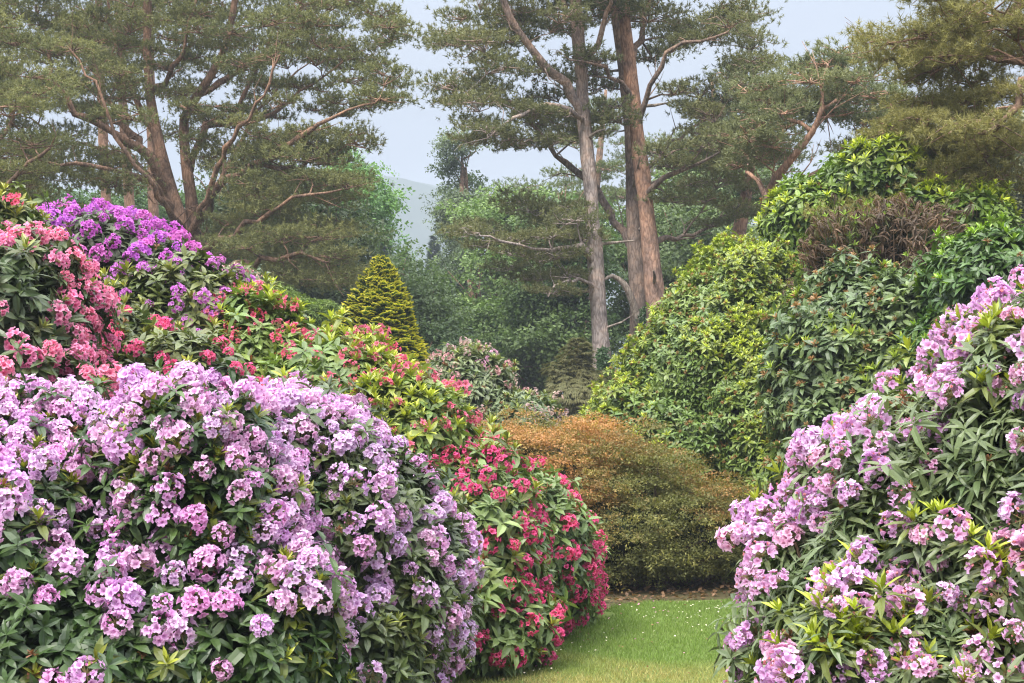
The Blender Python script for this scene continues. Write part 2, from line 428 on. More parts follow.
def spent(seed, c1=(.30, .13, .07), c2=(.16, .09, .04)):
    """a head that has dropped its petals: a star of rust coloured stalks"""
    r = np.random.default_rng(seed); Vs = []; Ts = []; Cs = []; off = 0
    for i in range(22):
        d = nrm(r.normal(size=3) + np.array([0, 0, .6])); s = nrm(np.cross(d, r.normal(size=3)))
        L = r.uniform(.6, 1.0)
        V = np.array([s * .05, d * L * .8 + s * .10, d * L, d * L * .8 - s * .10, -s * .05])
        Vs.append(V); Ts.append(np.array([[0, 1, 3, 4]]) + off); off += 5
        c = np.array(c1) * (1 - i % 2) + np.array(c2) * (i % 2)
        Cs.append(np.tile(c * r.uniform(.7, 1.4), (5, 1)))
    return np.concatenate(Vs), np.concatenate(Ts), np.concatenate(Cs)
SPENT = [spent(s) for s in range(3)]
SPENT_PALE = [spent(s + 5, (.46, .27, .13), (.30, .17, .08)) for s in range(3)]

# ------------------------------------------------------------------ shrubs
def lobes_of(L):
    c = np.array([at(px, py, Y) for px, py, Y, rx, rz, ry in L])
    r = np.array([[rx / F * Y, ry, rz / F * Y] for px, py, Y, rx, rz, ry in L])
    return c, r

def shell(c, r, per_m2, rng, lo=1.0, hi=1.0, bump=.09, clip=.93, zmin=.06, nseed=1, back=.3):
    """points, normals on (or just under) the skin of a union of ellipsoids"""
    Ps = []; Ns = []
    for i in range(len(c)):
        area = 4 * math.pi * (((r[i, 0] * r[i, 1]) ** 1.6 + (r[i, 0] * r[i, 2]) ** 1.6 + (r[i, 1] * r[i, 2]) ** 1.6) / 3) ** (1 / 1.6)
        n_ = int(area * per_m2) + 4
        d = nrm(rng.normal(size=(n_, 3)))
        P = c[i] + d * r[i] * rng.uniform(lo, hi, (n_, 1))
        P = c[i] + (P - c[i]) * (1 + bump * (.8 * snoise(P, 2.6 / r[i].mean() ** .7, nseed) + .5 * snoise(P, 7.0 / r[i].mean() ** .7, nseed + 50)))[:, None]
        nn = nrm(d / r[i])
        k = P[:, 2] > zmin
        for j in range(len(c)):
            if j != i: k &= (((P - c[j]) / r[j]) ** 2).sum(1) > (clip * lo) ** 2
        f = (nn * nrm(CAM - P)).sum(1)
        k &= (f > -.35) | (rng.random(n_) < back)
        Ps.append(P[k]); Ns.append(nn[k])
    return np.concatenate(Ps), np.concatenate(Ns)

def ellipsoid(c, r, k=.72, seed=0):
    th = np.linspace(0, math.pi, 11); ph = np.arange(18) * 2 * math.pi / 18
    d = np.stack([np.sin(th)[:, None] * np.cos(ph), np.sin(th)[:, None] * np.sin(ph), np.cos(th)[:, None] + 0 * ph], -1).reshape(-1, 3)
    V = c + d * r * k * (1 + .1 * snoise(d, 3.0, seed))[:, None]
    V[:, 2] = np.maximum(V[:, 2], .01)
    i = np.arange(10)[:, None] * 18; j = np.arange(18)[None]; j2 = (j + 1) % 18
    return V, np.stack([i + j, i + 18 + j, i + 18 + j2, i + j2], -1).reshape(-1, 4), None

def core_mat():  # very dark green that stands in for the shade deep inside a shrub
    m, n, l = new_mat('painted_shade_core')
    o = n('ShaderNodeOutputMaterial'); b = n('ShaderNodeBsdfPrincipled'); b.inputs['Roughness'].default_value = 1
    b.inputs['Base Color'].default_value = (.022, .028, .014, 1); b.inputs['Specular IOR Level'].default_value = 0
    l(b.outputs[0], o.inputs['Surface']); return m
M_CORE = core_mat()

def pick(tpls, P, axis, S, C, rng):
    """scatter several template variants over the points"""
    v = rng.integers(0, len(tpls), len(P)); M = frames(axis, rng.uniform(0, 6.283, len(P))); outc = []
    for i, t in enumerate(tpls):
        k = v == i
        if k.any(): outc.append(scatter(t, M[k], P[k], S[k], C[k]))
    return outc

def mixc(a_, b_, t):
    return np.array(a_)[None] * (1 - t[:, None]) + np.array(b_)[None] * t[:, None]

def shrub(name, label, cat, L, seed, leaf_len=.13, dens=75, ca=(.035, .075, .018), cb=(.07, .12, .03), lime=.08, limec=(.22, .28, .03),
          flower=None, fsize=.075, fden=40, fprob=None, spents=0.0, spentt=None, ros=ROS, mat=None, inner=1.6, bump=.09, group=None, fobj=100, core=.64, tilt=.55, stems=5, gap=None, fsep=1.45):
    rng = np.random.default_rng(seed)
    mat = mat or M_LEAF
    c, r = lobes_of(L)
    base = np.array([c[:, 0].mean(), c[:, 1].mean(), 0.0])
    root = thing(name, label, cat, base, group)
    P, Nn = shell(c, r, dens, rng, bump=bump, nseed=seed)
    if gap is not None:
        k = gap(P, Nn, rng); P, Nn = P[k], Nn[k]
    axis = nrm(Nn * (1 - tilt * .5) + UP * tilt + rng.normal(0, .25, P.shape))
    sk = rng.random(len(P)) < .09; P[sk] = P[sk] + axis[sk] * rng.uniform(.05, .17, (sk.sum(), 1)) * np.clip(axis[sk, 2:] + .3, .2, 1)
    chunks = []; fP = fN = None
    taken = np.zeros(len(P), bool)
    if flower is not None:
        Q, QN = shell(c, r, fden * 3, rng, 1.0, 1.06, bump=bump, nseed=seed)
        pr = fprob(Q, QN) if fprob else np.ones(len(Q))
        k = rng.random(len(Q)) < pr; Q, QN = Q[k], QN[k]
        if len(Q):
            t = thin(Q, fsize * fsep); Q, QN = Q[t], QN[t]
        fP, fN = Q, QN
    # leaf shoots
    n_ = len(P)
    t = np.clip(.5 + .3 * snoise(P, 1.6, seed + 3) + rng.normal(0, .22, n_), 0, 1)
    C = mixc(ca, cb, t)
    S = leaf_len * rng.uniform(.75, 1.25, n_)
    isl = rng.random(n_) < lime * np.clip(1 + .9 * snoise(P, 2.2, seed + 7), 0, 3) * np.clip(.4 + Nn[:, 2] * .9, .15, 1.4)
    chunks += pick(ros, P[~isl], axis[~isl], S[~isl], C[~isl], rng)
    chunks += pick(ros, P[isl], axis[isl], S[isl], C[isl] * .4 + np.array(limec) * .3, rng)
    if isl.any():
        chunks += pick(YOUNG, P[isl] + axis[isl] * leaf_len * .25, nrm(axis[isl] + UP * .4), S[isl] * .75, np.array(limec)[None] * rng.uniform(.7, 1.25, (isl.sum(), 1)), rng)
    # deeper leaves
    P2, N2 = shell(c, r, dens * inner, rng, .80, .97, bump=bump, nseed=seed)
    if len(P2):
        C2 = mixc(ca, cb, np.clip(.35 + rng.normal(0, .2, len(P2)), 0, 1))
        chunks += pick(ros, P2, nrm(N2 + UP * .4 + rng.normal(0, .4, P2.shape)), leaf_len * rng.uniform(.75, 1.2, len(P2)), C2, rng)
    if spents > 0:
        k = rng.random(n_) < spents
        if k.any():
            chunks += pick(spentt or SPENT, P[k] + axis[k] * leaf_len * .25, axis[k], leaf_len * .5 * rng.uniform(.7, 1.3, k.sum()), np.ones((k.sum(), 3)), rng)
    part('foliage', mesh('foliage', chunks, mat, base), root)
    if core: part('shade_core', mesh('shade_core', [ellipsoid(c[i], r[i], core, seed + i) for i in range(len(c))], M_CORE, base, True), root)  # added dark solids: paint the inner shade and close see-through gaps
    # branchwork from the foot
    bw = []
    for i in range(len(c)):
        for q in range(stems):
            tgt = c[i] + nrm(rng.normal(size=3) + np.array([0, -.3, .5])) * r[i] * .93
            b0 = base + np.array([rng.normal(0, .15), rng.normal(0, .15), 0])
            m1 = (b0 + tgt) / 2 + rng.normal(0, .12, 3); m1[2] = max(m1[2] * .9, .1)
            bw += tube(spline([[*b0, .03], [*m1, .02], [*tgt, .007]], .2)[:, :3], np.linspace(.032, .006, len(spline([[*b0, .03], [*m1, .02], [*tgt, .007]], .2))), 5)
    part('branchwork', mesh('branchwork', bw, M_TWIG, base, True), root)
    if fP is not None and len(fP):
        ax = nrm(fN * .75 + UP * .5 + rng.normal(0, .16, fP.shape))
        fP = fP + ax * fsize * .35
        Sz = fsize * rng.uniform(.62, 1.22, len(fP))
        Mx = frames(ax, rng.uniform(0, 6.28, len(fP)))
        var = rng.integers(0, len(flower), len(fP))
        px = 512 + fP[:, 0] / fP[:, 1] * F; py = HY - (fP[:, 2] - CZ) / fP[:, 1] * F
        face = (fN * nrm(CAM - fP)).sum(1)
        score = np.where((px > -10) & (px < 1034) & (py > -10) & (py < 693), 1.0, .05) * np.clip(face + .25, .01, 1) * Sz / fP[:, 1]
        order = np.argsort(-score)
        mes = [mesh('flower_cluster', [(t_[0], t_[1], t_[2])], M_PETAL, np.zeros(3)) for t_ in flower]
        # a leaf collar under every head
        part_idx = order[:fobj]
        for q in part_idx:
            o = part('flower_cluster', mes[var[q]], root)
            o.matrix_local = Matrix.LocRotScale(Vector(fP[q] - base), Matrix(Mx[q].tolist()).to_quaternion(), Vector((Sz[q],) * 3))
        rest = order[fobj:]
        if len(rest):
            ch = []
            for v_ in range(len(flower)):
                k = rest[var[rest] == v_]
                if len(k): ch.append(scatter_own(flower[v_], Mx[k], fP[k], Sz[k]))
            part('further_blossom', mesh('further_blossom', ch, M_PETAL, base), root, 'stuff')
    return root

def heads(nf, tip, mid, throat, seed, k=9, bud=0.0, budc=(.4, .1, .2), jit=.08):
    r = np.random.default_rng(seed); o = []
    for i in range(k):
        j = 1 + r.normal(0, jit, 3)
        o.append(truss(int(nf * r.uniform(.6, 1.2)), seed * 10 + i, np.array(tip) * j, np.array(mid) * j, np.array(throat) * j, bud, budc))
    return o

def fband(seed, f, thr, soft=.4, zlo=None, zhi=None, base=0.0, top=0.0):
    """blossom in drifts: noise above a threshold, more of it between heights zlo and zhi and on upward faces"""
    def fn(P, Nn):
        p = np.clip((snoise(P, f, seed) - thr) / soft, base, 1)
        if zlo is not None: p = p * np.clip((P[:, 2] - zlo) / max(zhi - zlo, .01), 0, 1)
        if top: p = p * np.clip(1 - top + top * (Nn[:, 2] + .4), 0, 1)
        return p
    return fn

LILAC = heads(42, (.80, .52, .76), (.72, .40, .66), (.52, .21, .45), 3, 12, .08, (.55, .20, .40), .04)
LILAC_PALE = heads(42, (.80, .56, .78), (.73, .43, .69), (.54, .23, .47), 4, 12, .07, (.58, .25, .44), .04)
MAUVE = heads(42, (.83, .54, .80), (.74, .40, .68), (.52, .19, .36), 5, 12, .18, (.62, .26, .26), .05)
PURPLE = heads(26, (.66, .20, .66), (.55, .12, .56), (.30, .04, .32), 6, 7, jit=.05)
VIOLET = heads(24, (.70, .27, .69), (.60, .18, .59), (.34, .07, .34), 7, 7, jit=.05)
PINK = heads(30, (.91, .36, .54), (.86, .20, .40), (.58, .03, .17), 8, 9, jit=.07)
HOTPINK = heads(26, (.84, .16, .34), (.76, .09, .25), (.45, .03, .08), 9, 5, jit=.05)
CRIMSON = heads(26, (.80, .13, .31), (.70, .07, .20), (.36, .02, .05), 10, 6, .2, (.45, .06, .08))
CORAL = heads(26, (.78, .19, .31), (.66, .11, .20), (.38, .06, .05), 12, 5, .3, (.5, .16, .08))
PEACH = heads(12, (.86, .62, .50), (.78, .46, .35), (.5, .2, .12), 13, 5)
DUSKY = heads(12, (.62, .42, .44), (.52, .30, .31), (.28, .13, .12), 14, 5)

LILACS = 'lilac rhododendrons in full flower'
shrub('rhododendron', 'large lilac rhododendron with dark lower leaves nearest the camera', 'shrub',
      [(50, 550, 6.9, 150, 148, 1.1), (205, 535, 7.0, 125, 144, 1.1), (125, 645, 6.4, 235, 125, .9), (-90, 570, 6.6, 130, 160, 1.0), (275, 640, 6.7, 60, 120, .7)], 101,
      .09, 200, (.024, .055, .013), (.065, .11, .026), .18, (.26, .28, .035), LILAC, .086, 120, lambda P, Nn: np.clip((snoise(P, 4.6, 31) + 1.55 - 2.4 * (1.45 - P[:, 2]) / .9) / .5, .02, 1), group=LILACS, fsep=1.3, inner=1.1, spents=.05)
shrub('rhododendron', 'paler lilac rhododendron joining the crimson one beside the lawn', 'shrub',
      [(325, 530, 7.8, 72, 120, .9), (392, 565, 8.0, 58, 104, .8), (430, 600, 8.2, 40, 85, .7), (365, 655, 7.6, 65, 95, .7), (280, 500, 8.1, 75, 94, .9)], 102,
      .095, 170, (.05, .075, .03), (.10, .13, .045), .12, (.2, .22, .05), LILAC_PALE, .086, 110, lambda P, Nn: np.clip((snoise(P, 4.6, 34) + 1.3 - 1.9 * (1.3 - P[:, 2]) / .9) / .5, .03, 1), group=LILACS, fsep=1.25)
shrub('rhododendron', 'mauve rhododendron with long leaves and lime shoots on the lawn\'s right', 'shrub',
      [(1035, 530, 5.2, 132, 158, .8), (1060, 425, 5.4, 82, 125, .8), (905, 575, 5.4, 110, 108, .8), (838, 608, 5.5, 76, 92, .7), (880, 670, 5.1, 122, 108, .7), (796, 665, 5.6, 46, 62, .5), (868, 480, 5.6, 50, 58, .6), (945, 440, 5.6, 55, 65, .6)], 103,
      .098, 160, (.08, .125, .045), (.175, .215, .095), .4, (.30, .35, .03), MAUVE, .078, 100, fband(37, 5.0, -.65, .6, None, None, .06), .08, ros=ROS_NARROW, fsep=1.35, bump=.19, group=LILACS)
shrub('rhododendron', 'crimson flowered rhododendron spilling down onto the lawn\'s left edge', 'shrub',
      [(470, 560, 10.3, 78, 112, .9), (530, 560, 11.5, 62, 86, .9), (490, 625, 10.0, 62, 55, .6), (562, 575, 12.4, 36, 62, .7), (430, 610, 9.8, 60, 80, .7)], 104,
      .12, 100, (.08, .135, .036), (.175, .235, .07), .22, (.24, .25, .03), CRIMSON, .088, 60, fband(41, 4.2, -.1, .6, None, None, .10), .05, fsep=1.6)
shrub('rhododendron', 'lime leaved rhododendron with fading coral blooms below the golden conifer', 'shrub',
      [(255, 400, 12.2, 75, 88, 1.0), (335, 420, 11.6, 78, 74, 1.0), (408, 450, 11.0, 70, 62, .9), (465, 485, 11.0, 45, 45, .7), (340, 520, 11.6, 140, 100, 1.0)], 105,
      .13, 80, (.125, .19, .045), (.23, .29, .065), .42, (.40, .44, .055), CORAL, .098, 70, fband(44, 4.6, -1.1, .6, None, None, .10), .06, fsep=1.75)
shrub('rhododendron', 'tall deep purple rhododendron with bare leggy stems beneath its flowers', 'shrub',
      [(75, 262, 13.6, 45, 50, .8), (120, 275, 13.5, 60, 58, .9), (165, 300, 13.2, 45, 50, .8), (120, 420, 13.5, 100, 150, .9)], 106,
      .12, 60, (.05, .07, .03), (.09, .11, .05), .03, (.2, .2, .05), PURPLE, .10, 34, lambda P, Nn: np.clip((Nn[:, 2] - .1) * 3.5, .04, 1), .03)
shrub('rhododendron', 'violet rhododendron with loose flower heads over light green leaves', 'shrub',
      [(205, 325, 12.6, 52, 54, .8), (150, 340, 12.4, 60, 60, .8), (240, 345, 12.7, 34, 40, .6), (190, 420, 12.5, 80, 80, .8)], 107,
      .13, 75, (.07, .11, .03), (.15, .17, .05), .2, (.27, .28, .05), VIOLET, .085, 60, fband(48, 4.5, -.75, .5, None, None, .05, .3), bump=.13)
shrub('rhododendron', 'bright pink rhododendron with big round heads above the lilac bush', 'shrub',
      [(22, 325, 9.3, 66, 72, .8), (-40, 310, 9.5, 66, 85, .8), (40, 400, 9.1, 58, 56, .7)], 108,
      .12, 75, (.05, .085, .03), (.11, .14, .05), .08, (.22, .24, .05), PINK, .095, 60, fband(51, 4.5, -1.0, .5, None, None, .08), fsep=1.4, bump=.15)
shrub('rhododendron', 'green rhododendron with a few coral buds behind the bright pink one', 'shrub',
      [(2, 265, 11.6, 42, 58, .7), (-45, 300, 11.5, 60, 80, .8)], 109,
      .12, 75, (.09, .13, .035), (.16, .19, .05), .3, (.3, .3, .05), CORAL, .09, 20, fband(53, 4.0, .1, .5, None, None, .04))
shrub('rhododendron', 'low hot pink rhododendron tucked between the lilac and violet bushes', 'shrub',
      [(175, 400, 10.9, 75, 62, .8), (105, 375, 11.2, 55, 65, .8)], 110,
      .12, 80, (.07, .10, .035), (.14, .16, .05), .18, (.26, .25, .05), HOTPINK, .085, 50, fband(56, 4.5, -.35, .5, None, None, .05, .4), .04)
shrub('rhododendron', 'small peach flowered rhododendron behind the violet bush', 'shrub',
      [(228, 305, 15.5, 30, 36, .6), (225, 370, 15.5, 50, 70, .7)], 111,
      .12, 75, (.06, .09, .04), (.12, .14, .06), .05, (.2, .2, .05), PEACH, .09, 34, fband(58, 2.2, -.5, .4, None, None, .05, .4))
shrub('rhododendron', 'faded dusky pink rhododendron below the tall trees beyond the golden conifer', 'shrub',
      [(470, 400, 20, 45, 48, 1.1), (520, 430, 19.5, 40, 38, 1.0), (440, 440, 20, 45, 55, 1.0), (480, 460, 19.6, 80, 60, 1.0)], 112,
      .13, 60, (.085, .13, .055), (.16, .19, .085), .14, (.24, .28, .07), DUSKY, .10, 30, fband(61, 3.0, -.5, .5, None, None, .05, .3), .12)
shrub('rhododendron', 'big rounded rhododendron with glowing yellow green leaves beneath the pine trunks', 'shrub',
      [(748, 322, 18.6, 72, 76, 1.3), (722, 352, 18.3, 72, 74, 1.2), (702, 398, 18.1, 78, 84, 1.3), (628, 434, 17.8, 44, 48, 1.1), (765, 415, 17.4, 88, 90, 1.2), (800, 470, 16.6, 80, 70, 1.1), (665, 455, 17.5, 70, 60, 1.1), (720, 500, 17.4, 110, 75, 1.1)], 113,
      .092, 130, (.105, .17, .036), (.21, .275, .057), .48, (.41, .47, .05), spents=.32, spentt=SPENT_PALE, bump=.10)
shrub('rhododendron', 'dark blue green rhododendron dotted with brown spent flower heads', 'shrub',
      [(850, 340, 15.2, 75, 74, 1.1), (838, 400, 15.0, 62, 76, 1.0), (905, 385, 14.6, 80, 90, 1.0), (860, 480, 14.2, 75, 75, 1.0), (940, 480, 13.8, 90, 90, .9)], 114,
      .135, 70, (.085, .13, .05), (.165, .22, .08), .2, (.26, .34, .035), spents=.34, spentt=SPENT_PALE, bump=.13)
shrub('rhododendron', 'deep green laurel leaved rhododendron above the mauve flowers on the right', 'shrub',
      [(985, 292, 13.6, 58, 62, 1.0), (1035, 330, 13.4, 60, 70, 1.0), (985, 370, 13.4, 70, 70, .9), (1015, 480, 13.4, 95, 100, 1.0)], 115,
      .12, 85, (.06, .12, .025), (.125, .195, .04), .2, (.21, .33, .03), spents=.03)
shrub('rhododendron', 'tall rhododendron with lime topped crown under the drooping pine boughs', 'shrub',
      [(806, 222, 20, 34, 40, 1.0), (875, 190, 19.6, 52, 44, 1.1), (860, 255, 20.5, 90, 60, 1.2), (950, 222, 18.6, 58, 36, 1.0), (880, 340, 20, 110, 110, 1.2)], 116,
      .15, 55, (.08, .14, .02), (.17, .25, .03), .65, (.40, .46, .03), spents=.08)

# the dying shrub: brown curled leaves on bare twigs
DEADROS = [rosette(8, 70 + s, .10, .9, (-60, 10)) for s in range(4)]
shrub('dying_shrub', 'half dead shrub of curled brown leaves and bare twigs', 'shrub',
      [(845, 258, 16.6, 48, 44, .7), (905, 242, 16.6, 48, 42, .7), (925, 275, 15.8, 34, 34, .6), (880, 340, 16.6, 80, 80, .8)], 117,
      .11, 60, (.085, .06, .04), (.21, .125, .075), .22, (.20, .28, .05), ros=DEADROS, mat=M_SOFT, inner=1.0, core=.55, stems=26, bump=.22, gap=lambda P, Nn, r_: snoise(P, 5.0, 77) > -.5)
# low bright shrubs behind
shrub('low_shrub', 'low fresh green shrub left of the golden conifer', 'shrub',
      [(282, 325, 26.5, 45, 34, 1.0), (325, 335, 27.5, 36, 30, 1.0), (300, 400, 27, 80, 70, 1.0)], 118,
      .11, 75, (.09, .15, .03), (.16, .21, .05), .2, (.22, .3, .05), mat=M_SOFT, ros=ROS_NARROW)
shrub('yew_bush', 'small dark fine leaved bush wedged between lilac and crimson flowers', 'shrub',
      [(372, 655, 8.3, 34, 62, .4), (385, 700, 8.3, 50, 70, .4)], 119,
      .05, 380, (.018, .045, .018), (.04, .075, .03), .03, (.08, .12, .03), ros=ROS_NARROW, mat=M_SOFT, core=.8)

# ------------------------------------------------------------------ rust coloured azalea
def spray(n, seed, w_=.28, flat=.35):
    """a flattened tuft of small leaves, radius about one"""
    r = np.random.default_rng(seed); Vs = []; Ts = []; Cs = []
    for i in range(n):
        p = nrm(r.normal(size=3)) * r.uniform(.15, 1) ** .6 * np.array([1, 1, flat])
        d = nrm(p * np.array([1, 1, .5]) + r.normal(0, .45, 3)); s = nrm(np.cross(d, UP + r.normal(0, .5, 3)))
        L = r.uniform(.35, .6)
        V = np.array([p, p + d * L * .5 + s * L * w_, p + d * L, p + d * L * .5 - s * L * w_])
        Vs.append(V); Ts.append(np.array([[0, 1, 2, 3]]) + 4 * i); Cs.append(np.ones((4, 3)) * r.uniform(.7, 1.3))
    return np.concatenate(Vs), np.concatenate(Ts), np.concatenate(Cs)
SPRAY = [spray(14, s) for s in range(5)]
SPRAY_FLAT = [spray(16, 30 + s, .22, .22) for s in range(5)]

def azalea():
    rng = np.random.default_rng(201)
    L = [(565, 494, 15.6, 66, 60, 1.0), (628, 508, 15.5, 70, 56, 1.0), (692, 532, 15.5, 52, 44, .85), (598, 535, 15.0, 78, 58, .9), (728, 535, 15.8, 32, 38, .6), (530, 470, 15.9, 40, 36, .8)]
    c, r = lobes_of(L)
    base = np.array([c[:, 0].mean(), c[:, 1].mean(), 0])
    root = thing('azalea', 'wide rust and olive azalea with layered twigs at the end of the lawn', 'shrub', base)
    P0, N0 = shell(c, r, 85, rng, .80, 1.06, bump=.15, nseed=7, zmin=.18)
    t = thin(P0, .15); P0, N0 = P0[t], N0[t]
    P0 = P0 + N0 * np.abs(rng.normal(0, .09, (len(P0), 1)))
    m = 30
    tone0 = np.repeat(rng.normal(0, .26, len(P0)), m)
    P = np.repeat(P0, m, 0); Nn = np.repeat(N0, m, 0)
    P = P + rng.normal(0, 1, P.shape) * np.array([.15, .15, .038])
    tt = np.clip(tone0 + .04 + .42 * (P[:, 2] - .8) / .6 + .26 * snoise(P, 2.4, 15) - (P[:, 0] - base[0]) * .13 + rng.normal(0, .2, len(P)), 0, 1)
    C = mixc((.14, .145, .045), (.42, .21, .08), tt)
    y = rng.random(len(P)) < .2; C[y] = C[y] * .5 + np.array([.26, .23, .05]) * .5
    ch = pick(SPRAY_FLAT, P, nrm(UP + Nn * .45 + rng.normal(0, .18, P.shape)), .065 * rng.uniform(.7, 1.3, len(P)), C, rng)
    part('foliage', mesh('foliage', ch, M_SOFT, base), root)
    part('shade_core', mesh('shade_core', [ellipsoid(c[i], r[i], .58, i) for i in range(len(c))], M_CORE, base, True), root)  # added dark solids, the azalea's inner shade put in as colour
    bw = []
    for q in range(70):
        i = rng.integers(0, len(c))
        tgt = c[i] + nrm(rng.normal(size=3) + np.array([0, -.4, .2])) * r[i] * .95
        b0 = base + np.array([rng.normal(0, .35), rng.normal(-.3, .2), 0])
        s_ = spline([[*b0, .03], [*((b0 * .45 + tgt * .55) + rng.normal(0, .08, 3) * [1, 1, .4]), .02], [*tgt, .006]], .15)
        bw += tube(s_[:, :3], s_[:, 3], 5)
    part('branchwork', mesh('branchwork', bw, M_TWIG, base, True), root)
azalea()

# ------------------------------------------------------------------ golden conifer
def conifer_spray(seed, tipc, midc, basec, n=11, fan=1.1, curl=.35, w_=.07):
    """a flat fan of scale-leaf fronds along +y"""
    r = np.random.default_rng(seed); Vs = []; Ts = []; Cs = []
    tipc, midc, basec = map(np.array, (tipc, midc, basec))
    for i in range(n):
        a_ = (i / (n - 1) - .5) * 2 * fan + r.normal(0, .06); L = (1 - .35 * abs(a_) / fan) * r.uniform(.8, 1.1)
        d = np.array([math.sin(a_), math.cos(a_), 0]); s = np.array([d[1], -d[0], 0])
        u = np.array([0, 0, 1.0])
        V = np.array([s * .02, d * L * .5 + s * w_ - u * .06, d * L + u * curl * L * r.uniform(.6, 1.3), d * L * .5 - s * w_ - u * .06])
        Vs.append(V); Ts.append(np.array([[0, 1, 2, 3]]) + 4 * i); tone = r.uniform(.8, 1.2)
        Cs.append(np.stack([basec, midc, tipc, midc]) * tone)
    return np.concatenate(Vs), np.concatenate(Ts), np.concatenate(Cs)

def frames_y(d, up):
    """matrices taking +y to d with z near up"""
    y = nrm(d); x = nrm(np.cross(y, up)); z = np.cross(x, y)
    return np.stack([x, y, z], axis=2)

def cone_tree(name, label, px, ptop, Y, half_px, pbase, sprays, n_, size, seed, droop=-.1, power=.85, mat=None, wob=.1, group=None, bark=None, lay=.0, inner=None):
    rng = np.random.default_rng(seed)
    top = at(px, ptop, Y); base = np.array([top[0], Y, 0.0]); H = top[2]
    zb = max(.15, at(px, pbase, Y)[2]); RR = half_px / F * Y
    root = thing(name, label, 'tree', base, group)
    u = 1 - rng.random(n_) ** .5 * 1.0
    u = np.clip(rng.beta(1.0, 1.55, n_), 0, .995)
    if lay: u = np.floor(u / lay) * lay + lay * (rng.random(n_) ** 2.5)
    z = zb + (H - zb) * u
    ang = rng.uniform(0, 6.283, n_)
    prof = (1 - u) ** power
    prof = prof * np.clip((u + .09) / .16, .6, 1)
    dirv = np.stack([np.cos(ang), np.sin(ang), 0 * ang], 1)
    q = np.stack([dirv[:, 0] * 1.4, dirv[:, 1] * 1.4, z * 2.2], 1)
    rad = RR * prof * (1 + wob * snoise(q, 1.6, seed)) * rng.choice([1.0, .86, .72, .55], n_, p=[.5, .25, .15, .1])
    P = base + dirv * (rad - size * .35 * np.clip(rad / (size + 1e-6), 0, 1))[:, None]; P[:, 2] = z
    d = nrm(dirv + UP * (droop + .75 * u[:, None] ** 3 * 1.0) + rng.normal(0, .16, (n_, 3)))
    M = frames_y(d, np.tile(UP, (n_, 1)) + rng.normal(0, .25, (n_, 3)))
    S = size * rng.uniform(.7, 1.25, n_) * (1 - .35 * u)
    v = rng.integers(0, len(sprays), n_); ch = []
    for i, t in enumerate(sprays):
        k = v == i
        ch.append(scatter_own(t, M[k], P[k], S[k]))
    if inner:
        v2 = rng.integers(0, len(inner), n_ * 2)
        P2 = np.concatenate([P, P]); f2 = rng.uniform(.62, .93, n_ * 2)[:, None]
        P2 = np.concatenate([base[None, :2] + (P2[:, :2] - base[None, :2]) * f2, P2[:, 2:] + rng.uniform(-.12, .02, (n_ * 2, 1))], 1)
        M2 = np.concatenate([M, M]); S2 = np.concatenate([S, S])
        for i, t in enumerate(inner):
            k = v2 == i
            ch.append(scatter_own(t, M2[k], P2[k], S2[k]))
    part('crown', mesh('crown', ch, mat or M_SOFT, base), root)
    tr = spline([[*base, RR * .12], [base[0], base[1], H * .5, RR * .07], [base[0], base[1], H * .97, .01]], .5)
    part('trunk', mesh('trunk', tube(tr[:, :3], tr[:, 3], 9, .05, seed), bark or M_BROWN, base, True), root)
    return root

def rim_fan(seed, rim, mid, inn):
    """a flat fan of scale leaves with a ragged pale rim, along +y"""
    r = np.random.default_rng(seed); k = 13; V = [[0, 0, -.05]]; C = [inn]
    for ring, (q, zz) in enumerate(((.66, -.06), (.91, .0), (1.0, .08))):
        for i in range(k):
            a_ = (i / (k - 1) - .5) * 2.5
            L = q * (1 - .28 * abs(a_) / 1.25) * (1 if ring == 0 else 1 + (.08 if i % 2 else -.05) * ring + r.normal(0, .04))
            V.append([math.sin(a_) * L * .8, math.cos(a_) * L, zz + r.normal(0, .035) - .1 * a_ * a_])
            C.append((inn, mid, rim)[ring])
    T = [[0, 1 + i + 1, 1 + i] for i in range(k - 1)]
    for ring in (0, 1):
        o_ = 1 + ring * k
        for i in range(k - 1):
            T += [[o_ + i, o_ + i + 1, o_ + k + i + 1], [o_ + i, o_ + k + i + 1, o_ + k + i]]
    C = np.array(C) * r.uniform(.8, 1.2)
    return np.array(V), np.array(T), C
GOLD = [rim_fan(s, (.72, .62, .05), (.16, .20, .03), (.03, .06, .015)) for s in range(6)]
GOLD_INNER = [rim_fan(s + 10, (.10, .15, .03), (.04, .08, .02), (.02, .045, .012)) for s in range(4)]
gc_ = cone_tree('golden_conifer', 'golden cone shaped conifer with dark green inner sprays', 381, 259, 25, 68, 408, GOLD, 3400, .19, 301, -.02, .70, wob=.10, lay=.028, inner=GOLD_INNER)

# ------------------------------------------------------------------ broadleaf trees
def leafy(seed, n=16):
    r = np.random.default_rng(seed); Vs = []; Ts = []; Cs = []
    for i in range(n):
        p = nrm(r.normal(size=3)) * r.uniform(.1, 1) ** .5 * np.array([1, 1, .55])
        d = nrm(np.array([p[0], p[1], -.15]) + r.normal(0, .5, 3)); s = nrm(np.cross(d, UP + r.normal(0, .45, 3)))
        L = r.uniform(.4, .65)
        Vs.append(np.array([p, p + d * L * .5 + s * L * .3, p + d * L, p + d * L * .5 - s * L * .3]))
        Ts.append(np.array([[0, 1, 2, 3]]) + 4 * i); Cs.append(np.ones((4, 3)) * r.uniform(.7, 1.3))
    return np.concatenate(Vs), np.concatenate(Ts), np.concatenate(Cs)
LEAFY = [leafy(s) for s in range(6)]

